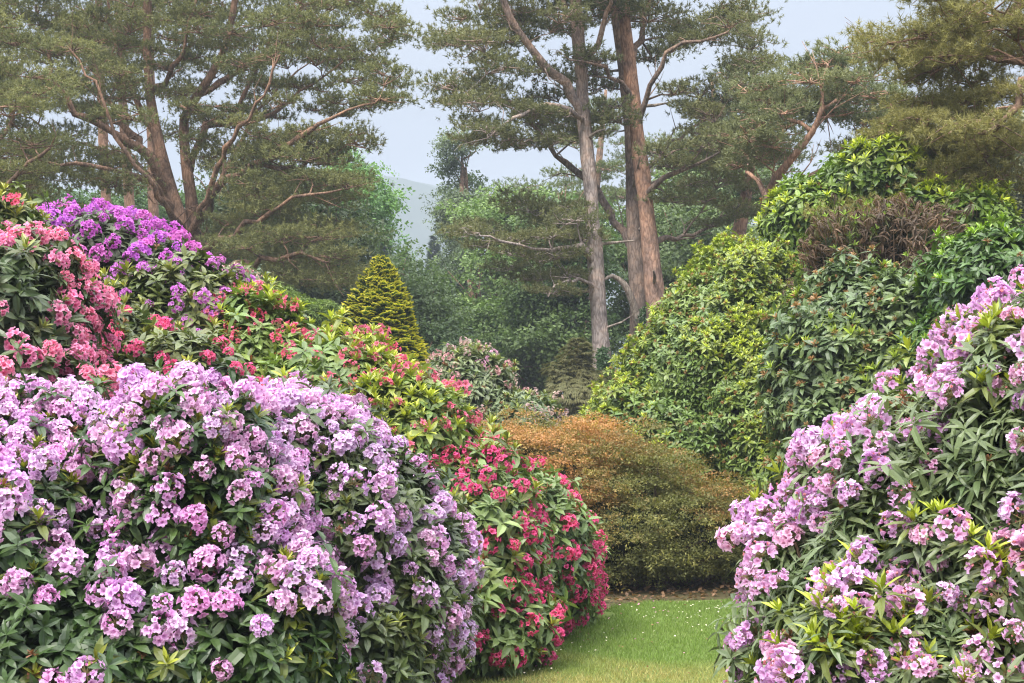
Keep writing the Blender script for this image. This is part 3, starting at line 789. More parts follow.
def broad(name, label, L, seed, ca, cb, size=.26, dens=5.5, bark=None, group=None, gapf=1.3, gapt=-.6, tpl=None, sub=10):
    """crown lobes, each broken into leafy boughs"""
    rng = np.random.default_rng(seed)
    c, r = lobes_of(L)
    base = np.array([c[0, 0], c[:, 1].mean(), 0])
    root = thing(name, label, 'tree', base, group)
    P0, N0 = shell(c, r, dens, rng, .60, 1.04, bump=.2, clip=.80, zmin=.3, nseed=seed, back=.35)
    k = snoise(P0, gapf, seed + 5) > gapt; P0, N0 = P0[k], N0[k]
    # every bough end carries several clumps
    P = np.repeat(P0, sub, 0); Nn = np.repeat(N0, sub, 0)
    P = P + rng.normal(0, 1, P.shape) * np.array([.46, .46, .15]) * size / .26
    t = np.clip(.45 + .28 * snoise(P0, .8, seed + 9).repeat(sub) + rng.normal(0, .2, len(P)), 0, 1)
    ch = pick(tpl or LEAFY, P, nrm(UP + Nn * .6 + rng.normal(0, .25, P.shape)), size * rng.uniform(.7, 1.3, len(P)), mixc(ca, cb, t), rng)
    part('crown', mesh('crown', ch, M_SOFT, base), root)
    top = c[np.argmax(c[:, 2])]
    R0 = .035 * (top[2]) * .5 + .08
    tk = spline([[*base, R0 * 1.25], [base[0] + .1, base[1], top[2] * .35, R0], [(base[0] + top[0]) / 2, base[1], top[2] * .7, R0 * .6], [*top, R0 * .2]], .6)
    part('trunk', mesh('trunk', tube(tk[:, :3], tk[:, 3], 10, .06, seed), bark or M_BROWN, base, True), root)
    for i in range(len(c)):
        ch = []
        s0 = tk[np.argmin(np.abs(tk[:, 2] - c[i, 2] * .55))]
        main = spline([[*s0[:3], R0 * .5], [*((s0[:3] + c[i]) / 2 + rng.normal(0, .25, 3) + UP * .1), R0 * .35], [*c[i], R0 * .2]], .4)
        ch += tube(main[:, :3], main[:, 3], 7)
        for q in range(7):
            b0 = main[rng.integers(len(main) // 3, len(main))]
            tg = c[i] + nrm(rng.normal(size=3) + np.array([0, -.3, .2])) * r[i] * .9
            s_ = spline([[*b0[:3], R0 * .18], [*((b0[:3] + tg) / 2 + rng.normal(0, .2, 3)), R0 * .1], [*tg, .012]], .4)
            ch += tube(s_[:, :3], s_[:, 3], 5)
        part('limb', mesh('limb', ch, bark or M_BROWN, base, True), root)
    return root

broad('broadleaf_tree', 'fresh green broadleaf tree showing beside the drooping left pine', [(352, 212, 56, 30, 58, 2.6), (340, 265, 55, 40, 55, 2.5), (370, 285, 57, 22, 42, 2.2), (335, 200, 57, 35, 45, 2.2)], 401, (.08, .17, .05), (.17, .30, .08))
broad('broadleaf_tree', 'spreading mid green broadleaf tree in the centre behind the dusky shrub', [(490, 235, 51, 28, 30, 1.7), (535, 215, 51.5, 34, 30, 1.8), (468, 280, 50, 28, 28, 1.6), (512, 275, 49.5, 30, 28, 1.6), (455, 325, 49, 30, 30, 1.6), (495, 325, 48.5, 32, 26, 1.6), (530, 320, 49, 28, 30, 1.6), (470, 370, 48, 34, 28, 1.6), (515, 370, 48, 36, 28, 1.6)], 402, (.115, .185, .06), (.24, .33, .105))
broad('broadleaf_tree', 'darker broadleaf tree close behind the grey pine trunk', [(548, 235, 45, 26, 30, 1.5), (572, 265, 44, 28, 32, 1.5), (545, 300, 44, 28, 28, 1.5), (575, 330, 43.5, 28, 30, 1.5), (540, 355, 43, 30, 28, 1.5), (575, 210, 46, 28, 26, 1.5), (520, 385, 43, 34, 26, 1.5)], 403, (.075, .13, .048), (.16, .225, .08))
broad('broadleaf_tree', 'leafy tree filling the gap behind the twin pine trunks', [(690, 260, 46, 50, 70, 2.4), (740, 300, 45, 50, 70, 2.4), (640, 280, 48, 45, 70, 2.2), (710, 190, 48, 45, 45, 2.2)], 404, (.095, .14, .055), (.17, .225, .085))
broad('broadleaf_tree', 'pale blue green bushy tree behind the golden conifer', [(425, 320, 38, 30, 45, 1.4), (410, 365, 37, 40, 45, 1.3), (445, 370, 36, 30, 40, 1.2), (400, 290, 42, 24, 36, 1.3)], 405, (.08, .13, .06), (.15, .21, .09), .2, 8)
broad('broadleaf_tree', 'bright leafy tree seen low between the slender left trunks', [(60, 230, 60, 60, 40, 2.6), (150, 235, 60, 60, 40, 2.6), (230, 240, 60, 50, 45, 2.6)], 406, (.06, .11, .04), (.11, .18, .06))
broad('broadleaf_tree', 'greyish tree behind the drooping right pine', [(985, 190, 36, 50, 50, 1.8), (1040, 150, 36, 45, 50, 1.8), (950, 230, 35, 45, 40, 1.6)], 407, (.10, .12, .06), (.17, .18, .10))
broad('broadleaf_tree', 'dark evergreen broadleaf filling in beneath the left pine boughs', [(270, 230, 46, 55, 55, 2.2), (320, 250, 45, 45, 60, 2.2), (240, 285, 44, 60, 45, 2.2)], 408, (.075, .105, .045), (.12, .155, .07))

broad('tall_tree', 'tall hazy grey green tree standing against the pale sky', [(462, 160, 62, 22, 34, 1.6), (466, 205, 62, 30, 42, 1.9), (480, 255, 61, 30, 50, 1.8), (462, 300, 61, 28, 50, 2.0)], 409, (.10, .14, .075), (.18, .22, .12), .2, 9)
DARKSP = [conifer_spray(20 + s, (.09, .115, .06), (.06, .085, .04), (.04, .05, .025), 9, .8, -.3, .06) for s in range(4)]
BLUESP = [conifer_spray(30 + s, (.045, .075, .055), (.035, .06, .042), (.02, .035, .022), 9, .8, -.2, .06) for s in range(4)]
FEATHER = [conifer_spray(40 + s, (.23, .21, .09), (.14, .14, .06), (.07, .075, .03), 13, .9, -.45, .04) for s in range(4)]
for i, (px, pt, Y, hw, lab) in enumerate(((404, 252, 95, 20, 'dim blue conifer in the misty gap nearest the left trees'), (434, 236, 100, 20, 'dim blue conifer half hidden behind the tall hazy grey green tree'), (385, 228, 90, 22, 'dim blue conifer crowned by fresh green leaves'))):
    cone_tree('distant_conifer', lab, px, pt, Y, hw, 400, BLUESP, 6000, .7, 310 + i, -.25, .8, wob=.2, group='misty conifers in the valley gap')
cone_tree('feathery_conifer', 'soft feathery olive conifer at the foot of the grey pine', 578, 338, 31, 44, 480, FEATHER, 6000, .26, 303, -.3, .5, wob=.5)

# ------------------------------------------------------------------ pines
def tuft(seed, n=13, wd=.075):
    """a shoot of needles, radius about one"""
    r = np.random.default_rng(seed); Vs = []; Ts = []; Cs = []
    for i in range(n):
        d = nrm(r.normal(size=3) * np.array([1, 1, .8]) + np.array([0, 0, .75])); s = nrm(np.cross(d, r.normal(size=3)))
        o_ = np.array([0, 0, r.uniform(-.35, .45)])
        L = r.uniform(.65, 1.0)
        Vs.append(np.array([o_ - s * wd, o_ + s * wd, o_ + d * L])); Ts.append(np.array([[0, 1, 2]]) + 3 * i)
        Cs.append(np.ones((3, 3)) * r.uniform(.72, 1.28))
    return np.concatenate(Vs), np.concatenate(Ts), np.concatenate(Cs)
TUFT = [tuft(s) for s in range(6)]
TUFT_FINE = [tuft(50 + s, 22, .045) for s in range(6)]

def pads_in(poly, n_, Y, depth, dmin, seed, gaps=(), rad=(.8, 1.4)):
    """foliage pads inside an outline given in picture columns and rows, spread in depth"""
    rng = np.random.default_rng(seed); po = np.array(poly, float); lo, hi = po.min(0), po.max(0); res = []; tries = 0
    while len(res) < n_ and tries < n_ * 60:
        tries += 1
        q = rng.uniform(lo, hi)
        if not in_poly(q[:1], q[1:2], poly)[0]: continue
        if any((q[0] - g[0]) ** 2 / g[2] ** 2 + (q[1] - g[1]) ** 2 / g[3] ** 2 < 1 for g in gaps): continue
        dy = rng.uniform(-depth * .75, depth * 1.15)
        if any((q[0] - p[0]) ** 2 + ((q[1] - p[1]) * 1.7) ** 2 < dmin ** 2 and abs(dy - p[2]) < depth * .7 for p in res): continue
        res.append((q[0], q[1], dy))
    return [(at(x, y, Y + d), rng.uniform(*rad)) for x, y, d in res]

def pine(name, label, Y, stems, limbs, pads, seed, bark, ca, cb, tufts=TUFT, tsize=.12, per=245, flat=.3, limbpads=True, group=None, ivy=None, dead=(), droop=0.0, twigmat=None, bark2=None, stubs=0, slim=1.0):
    """stems: lists of (px, py, dY, radius px); limbs likewise, grown on a stem; pads: (centre, radius)"""
    rng = np.random.default_rng(seed)
    def pts(rows): return [[*at(x, y, Y + d), rp / F * Y] for x, y, d, rp in rows]
    S0 = [spline(pts(s), .45) for s in stems]
    for s in S0: s[:, 3] *= slim
    base = np.array([S0[0][0, 0], S0[0][0, 1], 0.0])
    root = thing(name, label, 'tree', base, group)
    nodes = []; owner = []; tang = []; rads = []
    for s in S0:
        part('trunk', mesh('trunk', tube(s[:, :3], s[:, 3], 16, .07, seed), bark2 if (bark2 and len(nodes)) else bark, base, True), root)
        nodes.append(s[:, :3]); owner.append(np.full(len(s), -1)); rads.append(s[:, 3])
    for s in S0:
        for q in range(stubs):
            i_ = rng.integers(int(len(s) * .15), int(len(s) * .8)); an = rng.uniform(0, 6.283); L_ = rng.uniform(.25, .9)
            d_ = np.array([math.cos(an), math.sin(an) - .3, rng.uniform(-.25, .45)]); a0 = s[i_, :3]; a1 = a0 + d_ * (s[i_, 3] + L_ * .5); a2 = a0 + d_ * (s[i_, 3] + L_) + rng.normal(0, .08, 3)
            part('broken_snag', mesh('broken_snag', tube(np.array([a0, a1, a2]), np.array([.045, .03, .014]) * rng.uniform(.6, 1.2), 6, .1, q), M_DEADWOOD, base, True), root)
    wood = []; needle = []
    for li in limbs:
        rows = pts(li); grown = np.concatenate(nodes); p_ = np.array(rows[0][:3])
        rows[0][:3] = grown[np.argmin(np.linalg.norm(grown - p_, axis=1) + 2.0 * np.clip(grown[:, 2] - p_[2], 0, None))].tolist()
        s = spline(rows, .3)
        s[1:-1, :3] += rng.normal(0, .045, (len(s) - 2, 3))
        s[:, 3] *= np.linspace(.88, .5, len(s)) * (1 + .1 * rng.normal(size=len(s)))
        w_ = tube(s[:, :3], s[:, 3], 9, .09, seed); needle.append([])
        for q in range(2, len(s)):
            if rng.random() < .55:
                d_ = nrm(rng.normal(size=3) + (s[q, :3] - s[q - 1, :3]) / .3 * .8 + UP * .5); L_ = rng.uniform(.4, 1.3)
                a0 = s[q, :3]; a1 = a0 + d_ * L_ * .5 + rng.normal(0, .08, 3); a2 = a0 + d_ * L_ + rng.normal(0, .15, 3)
                r_ = min(s[q, 3] * .5, .022)
                w_ += tube(np.array([a0, a1, a2]), np.array([r_, r_ * .6, .004]), 5)
                a3 = a1 + nrm(d_ + rng.normal(0, .7, 3)) * L_ * .5
                w_ += tube(np.array([a1, (a1 + a3) / 2 + rng.normal(0, .03, 3), a3]), np.array([r_ * .5, r_ * .35, .003]), 4)
        wood.append(w_)
        if limbpads:
            for f_ in (.72, 1.0):
                pads = pads + [(s[int((len(s) - 1) * f_), :3] + np.array([rng.normal(0, .2), rng.normal(.25, .2), .12]), rng.uniform(.45, .75))]
        nodes.append(s[:, :3]); owner.append(np.full(len(s), len(wood) - 1)); rads.append(s[:, 3])
    nodes = np.concatenate(nodes); owner = np.concatenate(owner); rads = np.concatenate(rads)
    todo = list(range(len(pads)))
    pc = np.array([p[0] for p in pads])
    while todo:
        # the pad nearest to the wood grown so far is joined first
        D = np.linalg.norm(pc[todo][:, None] - nodes[None], axis=2)
        above = np.clip((nodes[None, :, 2] - pc[todo][:, None, 2]) / np.maximum(D, .1), 0, 1)
        cost = D * (1 + 1.0 * above + 3.0 * np.clip(-(nodes[None, :, 2] - pc[todo][:, None, 2]) / np.maximum(D, .1) - .72, 0, 1) + .35 * (owner == -1)[None])
        a_, b_ = np.unravel_index(np.argmin(cost), cost.shape)
        pi = todo.pop(a_); p3 = pc[pi]; p0 = nodes[b_]; d = p3 - p0; L = np.linalg.norm(d)
        ow = owner[b_]
        if ow == -1:
            wood.append([]); needle.append([]); ow = len(wood) - 1
        nseg = max(4, int(L / .3)); t = np.linspace(0, 1, nseg)[:, None]
        c1 = p0 + d * .3 + UP * (.10 + .1 * rng.random()) * L * (1 if d[2] > 0 else .4) + rng.normal(0, .13, 3) * L
        c2 = p0 + d * .72 + rng.normal(0, .12, 3) * L
        path = (1 - t) ** 3 * p0 + 3 * (1 - t) ** 2 * t * c1 + 3 * (1 - t) * t ** 2 * c2 + t ** 3 * p3
        path[1:-1] += rng.normal(0, .03, (nseg - 2, 3))
        r0 = min(rads[b_] * .8, .016 + .012 * L)
        rr = np.linspace(r0, .008, nseg)
        wood[ow] += tube(path, rr, 6)
        nodes = np.concatenate([nodes, path[1:]]); owner = np.concatenate([owner, np.full(nseg - 1, ow)]); rads = np.concatenate([rads, rr[1:]])
        # twigs and needle shoots of this pad
        R_ = pads[pi][1]
        nt_ = 11; sub = []
        for q in range(nt_):
            an = q * 6.283 / nt_ + rng.uniform(-.4, .4); ln = R_ * rng.uniform(.45, .95)
            tip = p3 + np.array([math.cos(an) * ln, math.sin(an) * ln, R_ * flat * rng.uniform(-.25, .7) - droop * ln])
            st = path[max(0, nseg - 1 - rng.integers(0, max(2, nseg // 2)))]
            md = (st + tip) / 2 + rng.normal(0, .08, 3) * R_ + UP * .05
            wood[ow] += tube(np.array([st, md, tip]), np.array([.015, .010, .005]), 4)
            sub.append(tip); sub.append(md * .4 + tip * .6)
        sub = np.array(sub)
        n_ = int(per * R_ ** 1.35)
        ci = rng.integers(0, len(sub), n_)
        Q = sub[ci] + rng.normal(0, 1, (n_, 3)) * np.array([.25, .25, .075]) * R_ + UP * .04
        ax = nrm(UP * (.9 - droop) + (Q - p3) / R_ * .7 + rng.normal(0, .4, (n_, 3)))
        C = mixc(ca, cb, np.clip(.5 + rng.normal(0, .18) + rng.normal(0, .22, n_), 0, 1))
        needle[ow] += pick(tufts, Q, ax, tsize * rng.uniform(.75, 1.3, n_), C, rng)
    for wd_, nd in zip(wood, needle):
        o = part('bough', mesh('bough', wd_, twigmat or bark, base, True), root)
        if nd: part('needles', mesh('needles', nd, M_NEEDLE, base), o)
    for dl in dead:
        s = spline(pts(dl), .25)
        part('dead_branch', mesh('dead_branch', tube(s[:, :3], s[:, 3], 8, .08, seed), M_DEADWOOD, base, True), root)
    if ivy:
        for (x, y0, y1, wpx, dd) in ivy:
            n_ = 420
            yy = rng.uniform(y0, y1, n_); f = (yy - y1) / (y0 - y1 + 1e-9)
            Q = np.array([at(x + rng.normal(0, 1) * wpx * (.35 + .65 * (1 - f_)), y_, Y - dd - rng.uniform(0, .1)) for y_, f_ in zip(yy, f)])
            t_ = pick(LEAFY, Q, nrm(np.array([0, -1.0, .3]) + rng.normal(0, .3, (n_, 3))), .11 * rng.uniform(.7, 1.3, n_), mixc((.03, .075, .02), (.06, .12, .035), rng.random(n_)), rng)
            part('ivy', mesh('ivy', t_, M_LEAF, base), root)
    return root

OL1, OL2 = (.14, .158, .06), (.26, .262, .098)
# the wide pine on the left
pine('spreading_pine', 'wide many limbed pine spreading over the left half of the garden', 36,
     [[(188, 500, 0, 13), (188, 300, 0, 10.5), (186, 245, 0, 9), (172, 195, 0, 7.5), (160, 150, .2, 6), (150, 95, .4, 5), (147, 30, .5, 4.2), (150, -40, .6, 4), (155, -110, .6, 2)],
      [(199, 500, .5, 11), (198, 300, .5, 8), (195, 235, .5, 6.5), (186, 160, .6, 5.4), (184, 120, .7, 4.8), (198, 95, 0, 4.4), (222, 55, -.3, 3.6), (235, 0, -.5, 3), (240, -70, -.6, 2)]],
     [[(172, 195, 0, 6), (140, 150, -.8, 6), (100, 125, -1.5, 5), (75, 112, -2, 4.5), (55, 78, -2.3, 4), (48, 55, -2.4, 3)],
      [(160, 160, 0, 5), (130, 135, 1, 5), (108, 100, 1.5, 4), (92, 75, 2, 3.2), (80, 40, 2, 2.4)],
      [(194, 225, .3, 6.5), (215, 190, -.6, 5.5), (255, 166, -1.6, 5), (290, 143, -2.2, 4.2), (320, 125, -2.6, 3.4), (350, 112, -3, 2.6), (375, 103, -3.2, 1.8)],
      [(178, 165, .5, 5), (205, 125, 1.2, 4.6), (228, 120, 1.6, 4), (250, 80, 2, 3.4), (268, 40, 2, 2.6), (280, 0, 2, 2)],
      [(186, 240, 0, 5), (160, 190, -1.5, 4.6), (120, 172, -2.5, 4), (75, 165, -3.2, 3), (40, 160, -3.5, 2)],
      [(192, 250, 0, 6), (215, 243, -1.2, 5), (250, 225, -2, 4.2), (280, 205, -2.6, 3.4), (310, 195, -3, 2.6), (340, 190, -3.2, 1.8)],
      [(192, 262, .2, 5.5), (220, 268, -1, 4.6), (260, 262, -2, 4), (298, 250, -2.6, 3), (325, 262, -3, 2)],
      [(196, 95, 0, 4), (225, 80, 1, 3.6), (260, 55, 1.6, 3), (300, 30, 2, 2.2), (340, 5, 2, 1.6)],
      [(222, 125, 1.4, 3.4), (262, 118, .6, 3), (300, 92, .2, 2.4), (345, 60, 0, 1.8)],
      [(158, 140, .2, 4), (120, 60, .6, 3.4), (110, 20, .6, 2.6), (105, -30, .6, 2)],
      [(150, 90, .4, 3.6), (178, 60, -.6, 3), (190, 20, -1, 2.4), (198, -30, -1, 1.8)],
      [(190, 240, 0, 4.5), (205, 200, -1.2, 4), (222, 160, -2, 3.4), (240, 128, -2.6, 2.8), (262, 95, -3, 2.2), (280, 55, -3.2, 1.6)],
      [(172, 190, 0, 4), (138, 168, .8, 3.6), (105, 150, 1.4, 3), (70, 142, 1.8, 2.4), (30, 120, 2, 1.8), (5, 95, 2, 1.2)],
      [(188, 250, .2, 4.5), (170, 215, -1.6, 4), (148, 178, -2.6, 3.4), (118, 140, -3, 2.8), (100, 95, -3.2, 2.2), (70, 50, -3.3, 1.6)],
      [(215, 190, -.6, 3), (238, 150, .4, 2.6), (252, 115, .9, 2.2), (290, 80, 1.2, 1.7), (330, 45, 1.4, 1.2)],
      [(255, 166, -1.6, 2.6), (300, 168, -1.8, 2.2), (335, 150, -2, 1.8), (365, 148, -2.2, 1.3)]],
     pads_in([(-60, -110), (330, -110), (385, -40), (406, 40), (398, 98), (350, 140), (280, 160), (200, 150), (140, 130), (60, 110), (-60, 120)], 270, 36.3, 3.8, 18, 501,
             gaps=((30, 130, 40, 18), (145, 105, 22, 26), (222, 92, 22, 20), (318, 128, 26, 13), (275, 95, 13, 10), (180, 60, 10, 10)), rad=(.45, .85)) +
     pads_in([(-50, 150), (60, 140), (140, 165), (130, 195), (60, 215), (-50, 210)], 16, 36, 3, 26, 502, rad=(.6, 1.1)) +
     pads_in([(205, 150), (330, 145), (355, 165), (340, 230), (340, 285), (250, 290), (215, 250), (230, 200)], 46, 35.5, 3, 24, 503, rad=(.6, 1.1)),
     511, M_BROWN, OL1, OL2)
# slender pines behind it
for i, (pa, pb, pt, Y, lab) in enumerate(((112, 108, 100, 47, 'slender straight pine trunk farthest left behind the wide pine'), (134, 131, 120, 50, 'slender straight pine trunk between two others behind the wide pine'),
                                          (158, 155, 150, 48, 'slender straight pine trunk nearest the wide pine'))):
    pine('slender_pine', lab, Y, [[(pa, 470, 0, 6.5), (pb, 260, 0, 6), (pb - 3, 180, 0, 5), (pt, 60, 0, 4), (pt - 2, -60, 0, 3), (pt - 2, -120, 0, 1.5)]],
         [], pads_in([(pt - 50, -120), (pt + 50, -120), (pt + 60, 40), (pt + 20, 90), (pt - 60, 60)], 16, Y, 2.5, 22, 520 + i, rad=(.7, 1.2)), 530 + i, M_BROWN, OL1, (.12, .135, .065), group='slender pines behind the wide one', per=150)
# a pine whose boughs reach in from beyond the left edge
pine('left_edge_pine', 'pine whose twisted boughs reach in low past the left edge', 31,
     [[(-90, 505, 0, 16), (-85, 300, 0, 14), (-80, 150, 0, 11), (-85, 0, 0, 8), (-85, -120, 0, 3)]],
     [[(-82, 230, 0, 6), (-30, 215, -.6, 5), (5, 192, -1, 4), (28, 165, -1.2, 3.4), (50, 148, -1.4, 2.4)], [(-82, 160, 0, 6), (-30, 150, .6, 5), (0, 138, 1, 4), (14, 115, 1, 3), (10, 95, 1, 2.2)]],
     pads_in([(-120, -60), (0, -40), (50, 30), (60, 90), (30, 110), (70, 165), (50, 215), (-40, 200), (-130, 150)], 34, 31, 2.4, 26, 541, gaps=((20, 130, 25, 15),), rad=(.55, 1.0)),
     542, M_BROWN, OL1, OL2)

PG1, PG2 = (.14, .158, .068), (.25, .248, .105)
# the grey stemmed pine
pine('grey_pine', 'single tall pine with greyish lower trunk and ivy at its foot', 33,
     [[(604, 505, 0, 12), (602, 375, 0, 10), (597, 290, 0, 9), (591, 200, 0, 8), (584, 120, 0, 7.2), (579, 50, 0, 6.8), (575, -10, 0, 6), (572, -90, 0, 5), (566, -180, 0, 2)]],
     [[(583, 108, 0, 6.5), (565, 82, -.4, 6.2), (540, 62, -.8, 5.6), (520, 35, -1.2, 5), (503, 2, -1.5, 4.4), (490, -45, -1.6, 3), (485, -90, -1.6, 2)],
      [(584, 112, 0, 3.4), (560, 105, -.8, 3.2), (535, 107, -1.3, 2.8), (512, 120, -1.8, 2.4), (488, 138, -2, 1.6)],
      [(596, 262, 0, 4.5), (580, 248, -.5, 3.6), (560, 250, -.9, 3), (535, 248, -1.4, 2.4), (505, 240, -1.8, 1.8), (480, 236, -2, 1.2)],
      [(595, 245, 0, 3), (572, 236, .6, 2.4), (548, 222, 1, 2), (520, 205, 1.2, 1.5)],
      [(598, 290, 0, 3), (580, 279, -.5, 2.4), (566, 284, -.8, 1.8), (548, 297, -1, 1.2)],
      [(579, 60, 0, 4), (600, 30, -.6, 3.4), (612, -10, -1, 2.6)], [(576, 20, 0, 3.6), (550, -20, .6, 3), (530, -60, 1, 2)]],
     pads_in([(440, 92), (446, 30), (452, -20), (470, -110), (600, -190), (640, -110), (620, -20), (598, 20), (560, 40), (540, 85), (500, 110), (480, 125), (452, 120)], 74, 33, 2.6, 19, 551,
             gaps=((480, 15, 12, 10), (560, 70, 20, 14)), rad=(.5, .95)) +
     pads_in([(462, 130), (520, 110), (575, 120), (560, 165), (510, 160), (478, 160)], 9, 33, 2, 22, 552, rad=(.4, .7)) +
     pads_in([(470, 235), (520, 190), (580, 195), (590, 250), (560, 300), (500, 280)], 17, 32.6, 1.8, 20, 553, rad=(.45, .8)),
     554, M_GREYPINE, PG1, PG2, stubs=12, slim=.93, ivy=[(603, 350, 440, 3.5, .28), (612, 372, 440, 3.5, .2)])
# the twin stemmed pine
pine('twin_pine', 'twin stemmed pine, one stem orange barked, with ivy low down', 33.5,
     [[(646, 505, .5, 13), (641, 400, .5, 11.5), (638, 320, .5, 10), (634, 230, .5, 8.2), (631, 150, .5, 6.6), (623, 70, .5, 5.6), (613, 0, .5, 5), (602, -90, .5, 4.5), (598, -170, .5, 2)],
      [(672, 505, -.3, 16), (660, 350, -.3, 13), (654, 285, -.3, 10.5), (647, 220, -.3, 9), (639, 150, -.3, 8), (632, 85, -.3, 7.4), (625, 20, -.3, 6.6), (619, -40, -.2, 5.8), (620, -120, 0, 4), (622, -180, 0, 2)]],
     [[(633, 250, .5, 5.5), (612, 212, 1, 5.2), (585, 180, 1.4, 4.8), (555, 155, 1.6, 4.2), (528, 118, 1.7, 3.8), (508, 102, 1.8, 3), (490, 92, 1.8, 2)],
      [(645, 192, -.3, 4), (665, 180, -1, 3.4), (690, 166, -1.5, 2.8), (720, 152, -2, 2)],
      [(650, 240, -.3, 4), (675, 238, .6, 3.2), (700, 230, 1.2, 2.6), (725, 215, 1.6, 1.8)],
      [(634, 115, -.3, 4), (652, 85, -.9, 3.6), (668, 55, -1.4, 3.2), (700, 40, -1.8, 2.6), (728, 32, -2, 1.8)],
      [(627, 60, -.3, 4.5), (640, 30, .4, 4), (655, -5, .9, 3.4), (680, -40, 1.2, 2.4)],
      [(640, 170, -.3, 3.4), (665, 150, .7, 3), (690, 128, 1.3, 2.4), (730, 110, 1.6, 1.8), (755, 100, 1.8, 1.2)],
      [(622, 10, -.3, 4), (600, -30, -1, 3.4), (580, -70, -1.4, 2.4)],
      [(632, 95, -.3, 3.4), (612, 75, -1, 3), (595, 62, -1.5, 2.2), (570, 60, -1.8, 1.5)]],
     pads_in([(570, -160), (690, -150), (735, -60), (745, 10), (772, 50), (765, 100), (740, 140), (690, 120), (660, 90), (640, 30), (600, 10)], 64, 33.5, 2.8, 20, 561,
             gaps=((700, 75, 18, 14), (655, 45, 14, 16), (735, -5, 14, 14)), rad=(.5, .9)) +
     pads_in([(655, 130), (730, 125), (775, 150), (760, 210), (700, 235), (660, 190)], 16, 33.5, 2.4, 24, 562, rad=(.45, .8)) +
     pads_in([(490, 95), (560, 150), (600, 130), (600, 60), (570, 60), (540, 110)], 10, 34.5, 1.5, 22, 563, rad=(.4, .7)) +
     [(at(612, 108, 32.6), .55), (at(620, 122, 32.5), .55), (at(604, 118, 32.6), .45)],
     564, M_PINE, PG1, PG2, stubs=7, slim=.9, bark2=M_REDPINE, ivy=[(644, 310, 440, 4, .1), (656, 320, 430, 3, .65)],
     dead=[[(642, 335, .1, 4.5), (632, 300, -.2, 4), (624, 284, -.3, 3.2), (612, 276, -.4, 2.2), (604, 280, -.5, 1.2)]])
# red limbed pine farther right
pine('red_limbed_pine', 'rounded pine with forked reddish limbs showing above the lime crown', 30,
     [[(772, 510, 0, 10), (772, 300, 0, 9), (774, 235, 0, 8), (766, 200, 0, 6.5)]],
     [[(770, 214, 0, 6), (772, 190, -.3, 5.5), (792, 160, -.8, 5), (812, 132, -1.1, 4.4), (822, 110, -1.2, 3.8), (821, 85, -1.2, 2.8), (828, 65, -1.2, 2)],
      [(774, 222, 0, 5.5), (785, 195, .4, 5), (810, 178, .8, 4.4), (840, 160, 1, 3.6), (870, 152, 1.2, 3), (900, 150, 1.2, 2)],
      [(768, 205, 0, 4), (755, 180, .4, 3.4), (748, 160, .6, 2.6), (740, 140, .8, 2)],
      [(822, 110, -1.2, 2.6), (845, 95, -.6, 2.2), (870, 85, 0, 1.6)], [(812, 132, -1.1, 2.6), (780, 110, -.6, 2.2), (765, 95, -.4, 1.5)]],
     pads_in([(738, 130), (760, 85), (795, 70), (832, 42), (865, 70), (895, 95), (905, 130), (885, 148), (845, 120), (800, 118), (770, 150), (735, 170)], 40, 30, 2.2, 22, 571, gaps=((800, 142, 16, 10),), rad=(.4, .75)),
     572, M_REDPINE, (.125, .15, .065), (.22, .23, .10))
pine('background_pine', 'hazy pine filling the space behind the grey and twin stems', 52,
     [[(585, 470, 0, 6), (588, 330, 0, 5.5), (592, 230, 0, 4.5), (600, 150, 0, 3.2), (606, 90, 0, 1.5)]], [],
     pads_in([(495, 225), (515, 185), (560, 150), (600, 105), (640, 130), (690, 150), (700, 230), (620, 260), (530, 255)], 46, 52, 2.6, 16, 601, rad=(.6, 1.1)), 602, M_PINE, (.115, .15, .06), (.20, .235, .095), group='hazy pines behind the tall stems')
pine('background_pine', 'hazy pine rising behind the leaning reddish trunk', 54,
     [[(715, 470, 0, 6), (716, 330, 0, 5.5), (718, 230, 0, 4.5), (716, 150, 0, 3.2), (712, 80, 0, 1.5)]], [],
     pads_in([(660, 230), (670, 150), (705, 95), (740, 110), (780, 170), (770, 250), (690, 260)], 34, 54, 2.6, 16, 603, rad=(.6, 1.1)), 604, M_PINE, (.115, .15, .06), (.20, .235, .095), group='hazy pines behind the tall stems')
pine('leaning_pine', 'reddish leaning pine trunk between the twin stems and the forked pine', 36,
     [[(722, 505, 0, 9), (730, 300, 0, 8), (738, 240, 0, 7.5), (745, 200, 0, 6), (752, 150, 0, 4), (748, 90, 0, 2)]], [],
     pads_in([(690, 160), (700, 90), (760, 60), (800, 100), (790, 170), (740, 200)], 18, 36, 2, 24, 581, rad=(.5, .9)), 582, M_REDPINE, (.09, .115, .06), (.15, .17, .085))
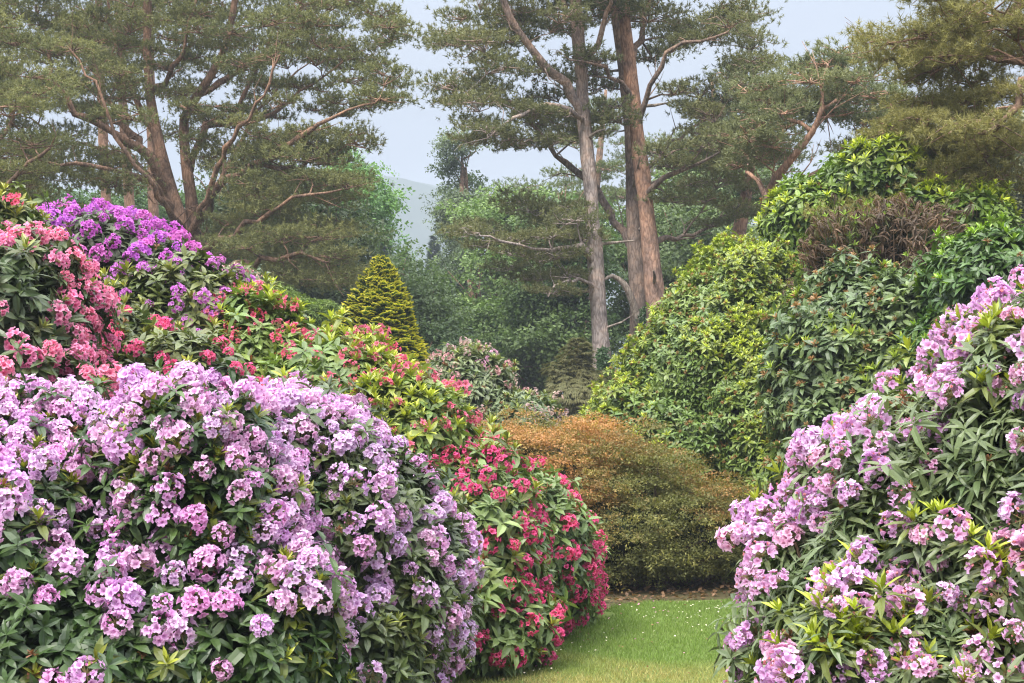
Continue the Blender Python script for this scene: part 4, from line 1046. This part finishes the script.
# the near pine on the right, its trunk beyond the frame
pine('drooping_pine', 'olive pine with drooping boughs reaching in at the top right', 19,
     [[(1150, 560, 0, 26), (1145, 350, 0, 23), (1140, 150, 0, 18), (1130, 0, 0, 13), (1125, -150, 0, 7), (1125, -260, 0, 3)]],
     [[(1140, 60, 0, 9), (1085, 70, -.7, 7.5), (1040, 78, -1.1, 6.5), (1018, 100, -1.3, 5.5), (1000, 118, -1.4, 4.6), (978, 133, -1.4, 3.4)],
      [(1132, -20, 0, 8), (1060, -10, .2, 6), (1000, 10, .3, 4.5), (950, 25, .3, 3.2), (915, 42, .3, 2.2), (892, 50, .3, 1.4)],
      [(1140, 90, 0, 7), (1060, 120, .6, 6), (1000, 150, 1, 5), (940, 175, 1.1, 4), (890, 195, 1.1, 3), (850, 205, 1.1, 2)],
      [(1030, 82, -.8, 5), (1000, 60, -.4, 4), (970, 60, 0, 3), (930, 75, .2, 2)],
      [(1128, -90, 0, 7), (1060, -60, .3, 6), (1000, -30, .5, 5), (950, -15, .6, 3)],
      [(978, 133, -.5, 2.4), (985, 150, -.5, 2), (992, 168, -.5, 1.6), (1003, 180, -.5, 1)]],
     pads_in([(882, 45), (930, -10), (960, -70), (1090, -110), (1100, 60), (1040, 75), (990, 100), (950, 85), (920, 90), (900, 70)], 44, 19, 1.7, 34, 591, gaps=((985, 75, 14, 12),), rad=(.38, .62)) +
     pads_in([(920, 95), (975, 95), (1000, 140), (970, 185), (915, 218), (840, 228), (835, 212), (905, 192), (912, 150), (895, 130)], 40, 19.2, 1.2, 26, 592, rad=(.32, .5)),
     593, M_BROWN, (.20, .195, .065), (.34, .31, .11), TUFT_FINE, .095, 430, .4, droop=.25)

# ------------------------------------------------------------------ haze: the damp air of the valley
def haze():
    x0, x1, y0, y1, z0, z1 = -920, 920, -320, 1520, -1.0, 200
    V = [(x, y, z) for z in (z0, z1) for y in (y0, y1) for x in (x0, x1)]
    Fc = [(0, 2, 3, 1), (4, 5, 7, 6), (0, 1, 5, 4), (2, 6, 7, 3), (0, 4, 6, 2), (1, 3, 7, 5)]
    me = bpy.data.meshes.new('haze'); me.from_pydata(V, [], Fc)
    m, n, l = new_mat('haze_air')
    o = n('ShaderNodeOutputMaterial'); p = n('ShaderNodeVolumePrincipled')
    p.inputs['Color'].default_value = (.60, .67, .765, 1); p.inputs['Density'].default_value = 0.0013
    l(p.outputs[0], o.inputs['Volume']); me.materials.append(m)
    structure('haze', me, 'stuff', 'thin pale mist hanging in the valley air', 'haze')
haze()
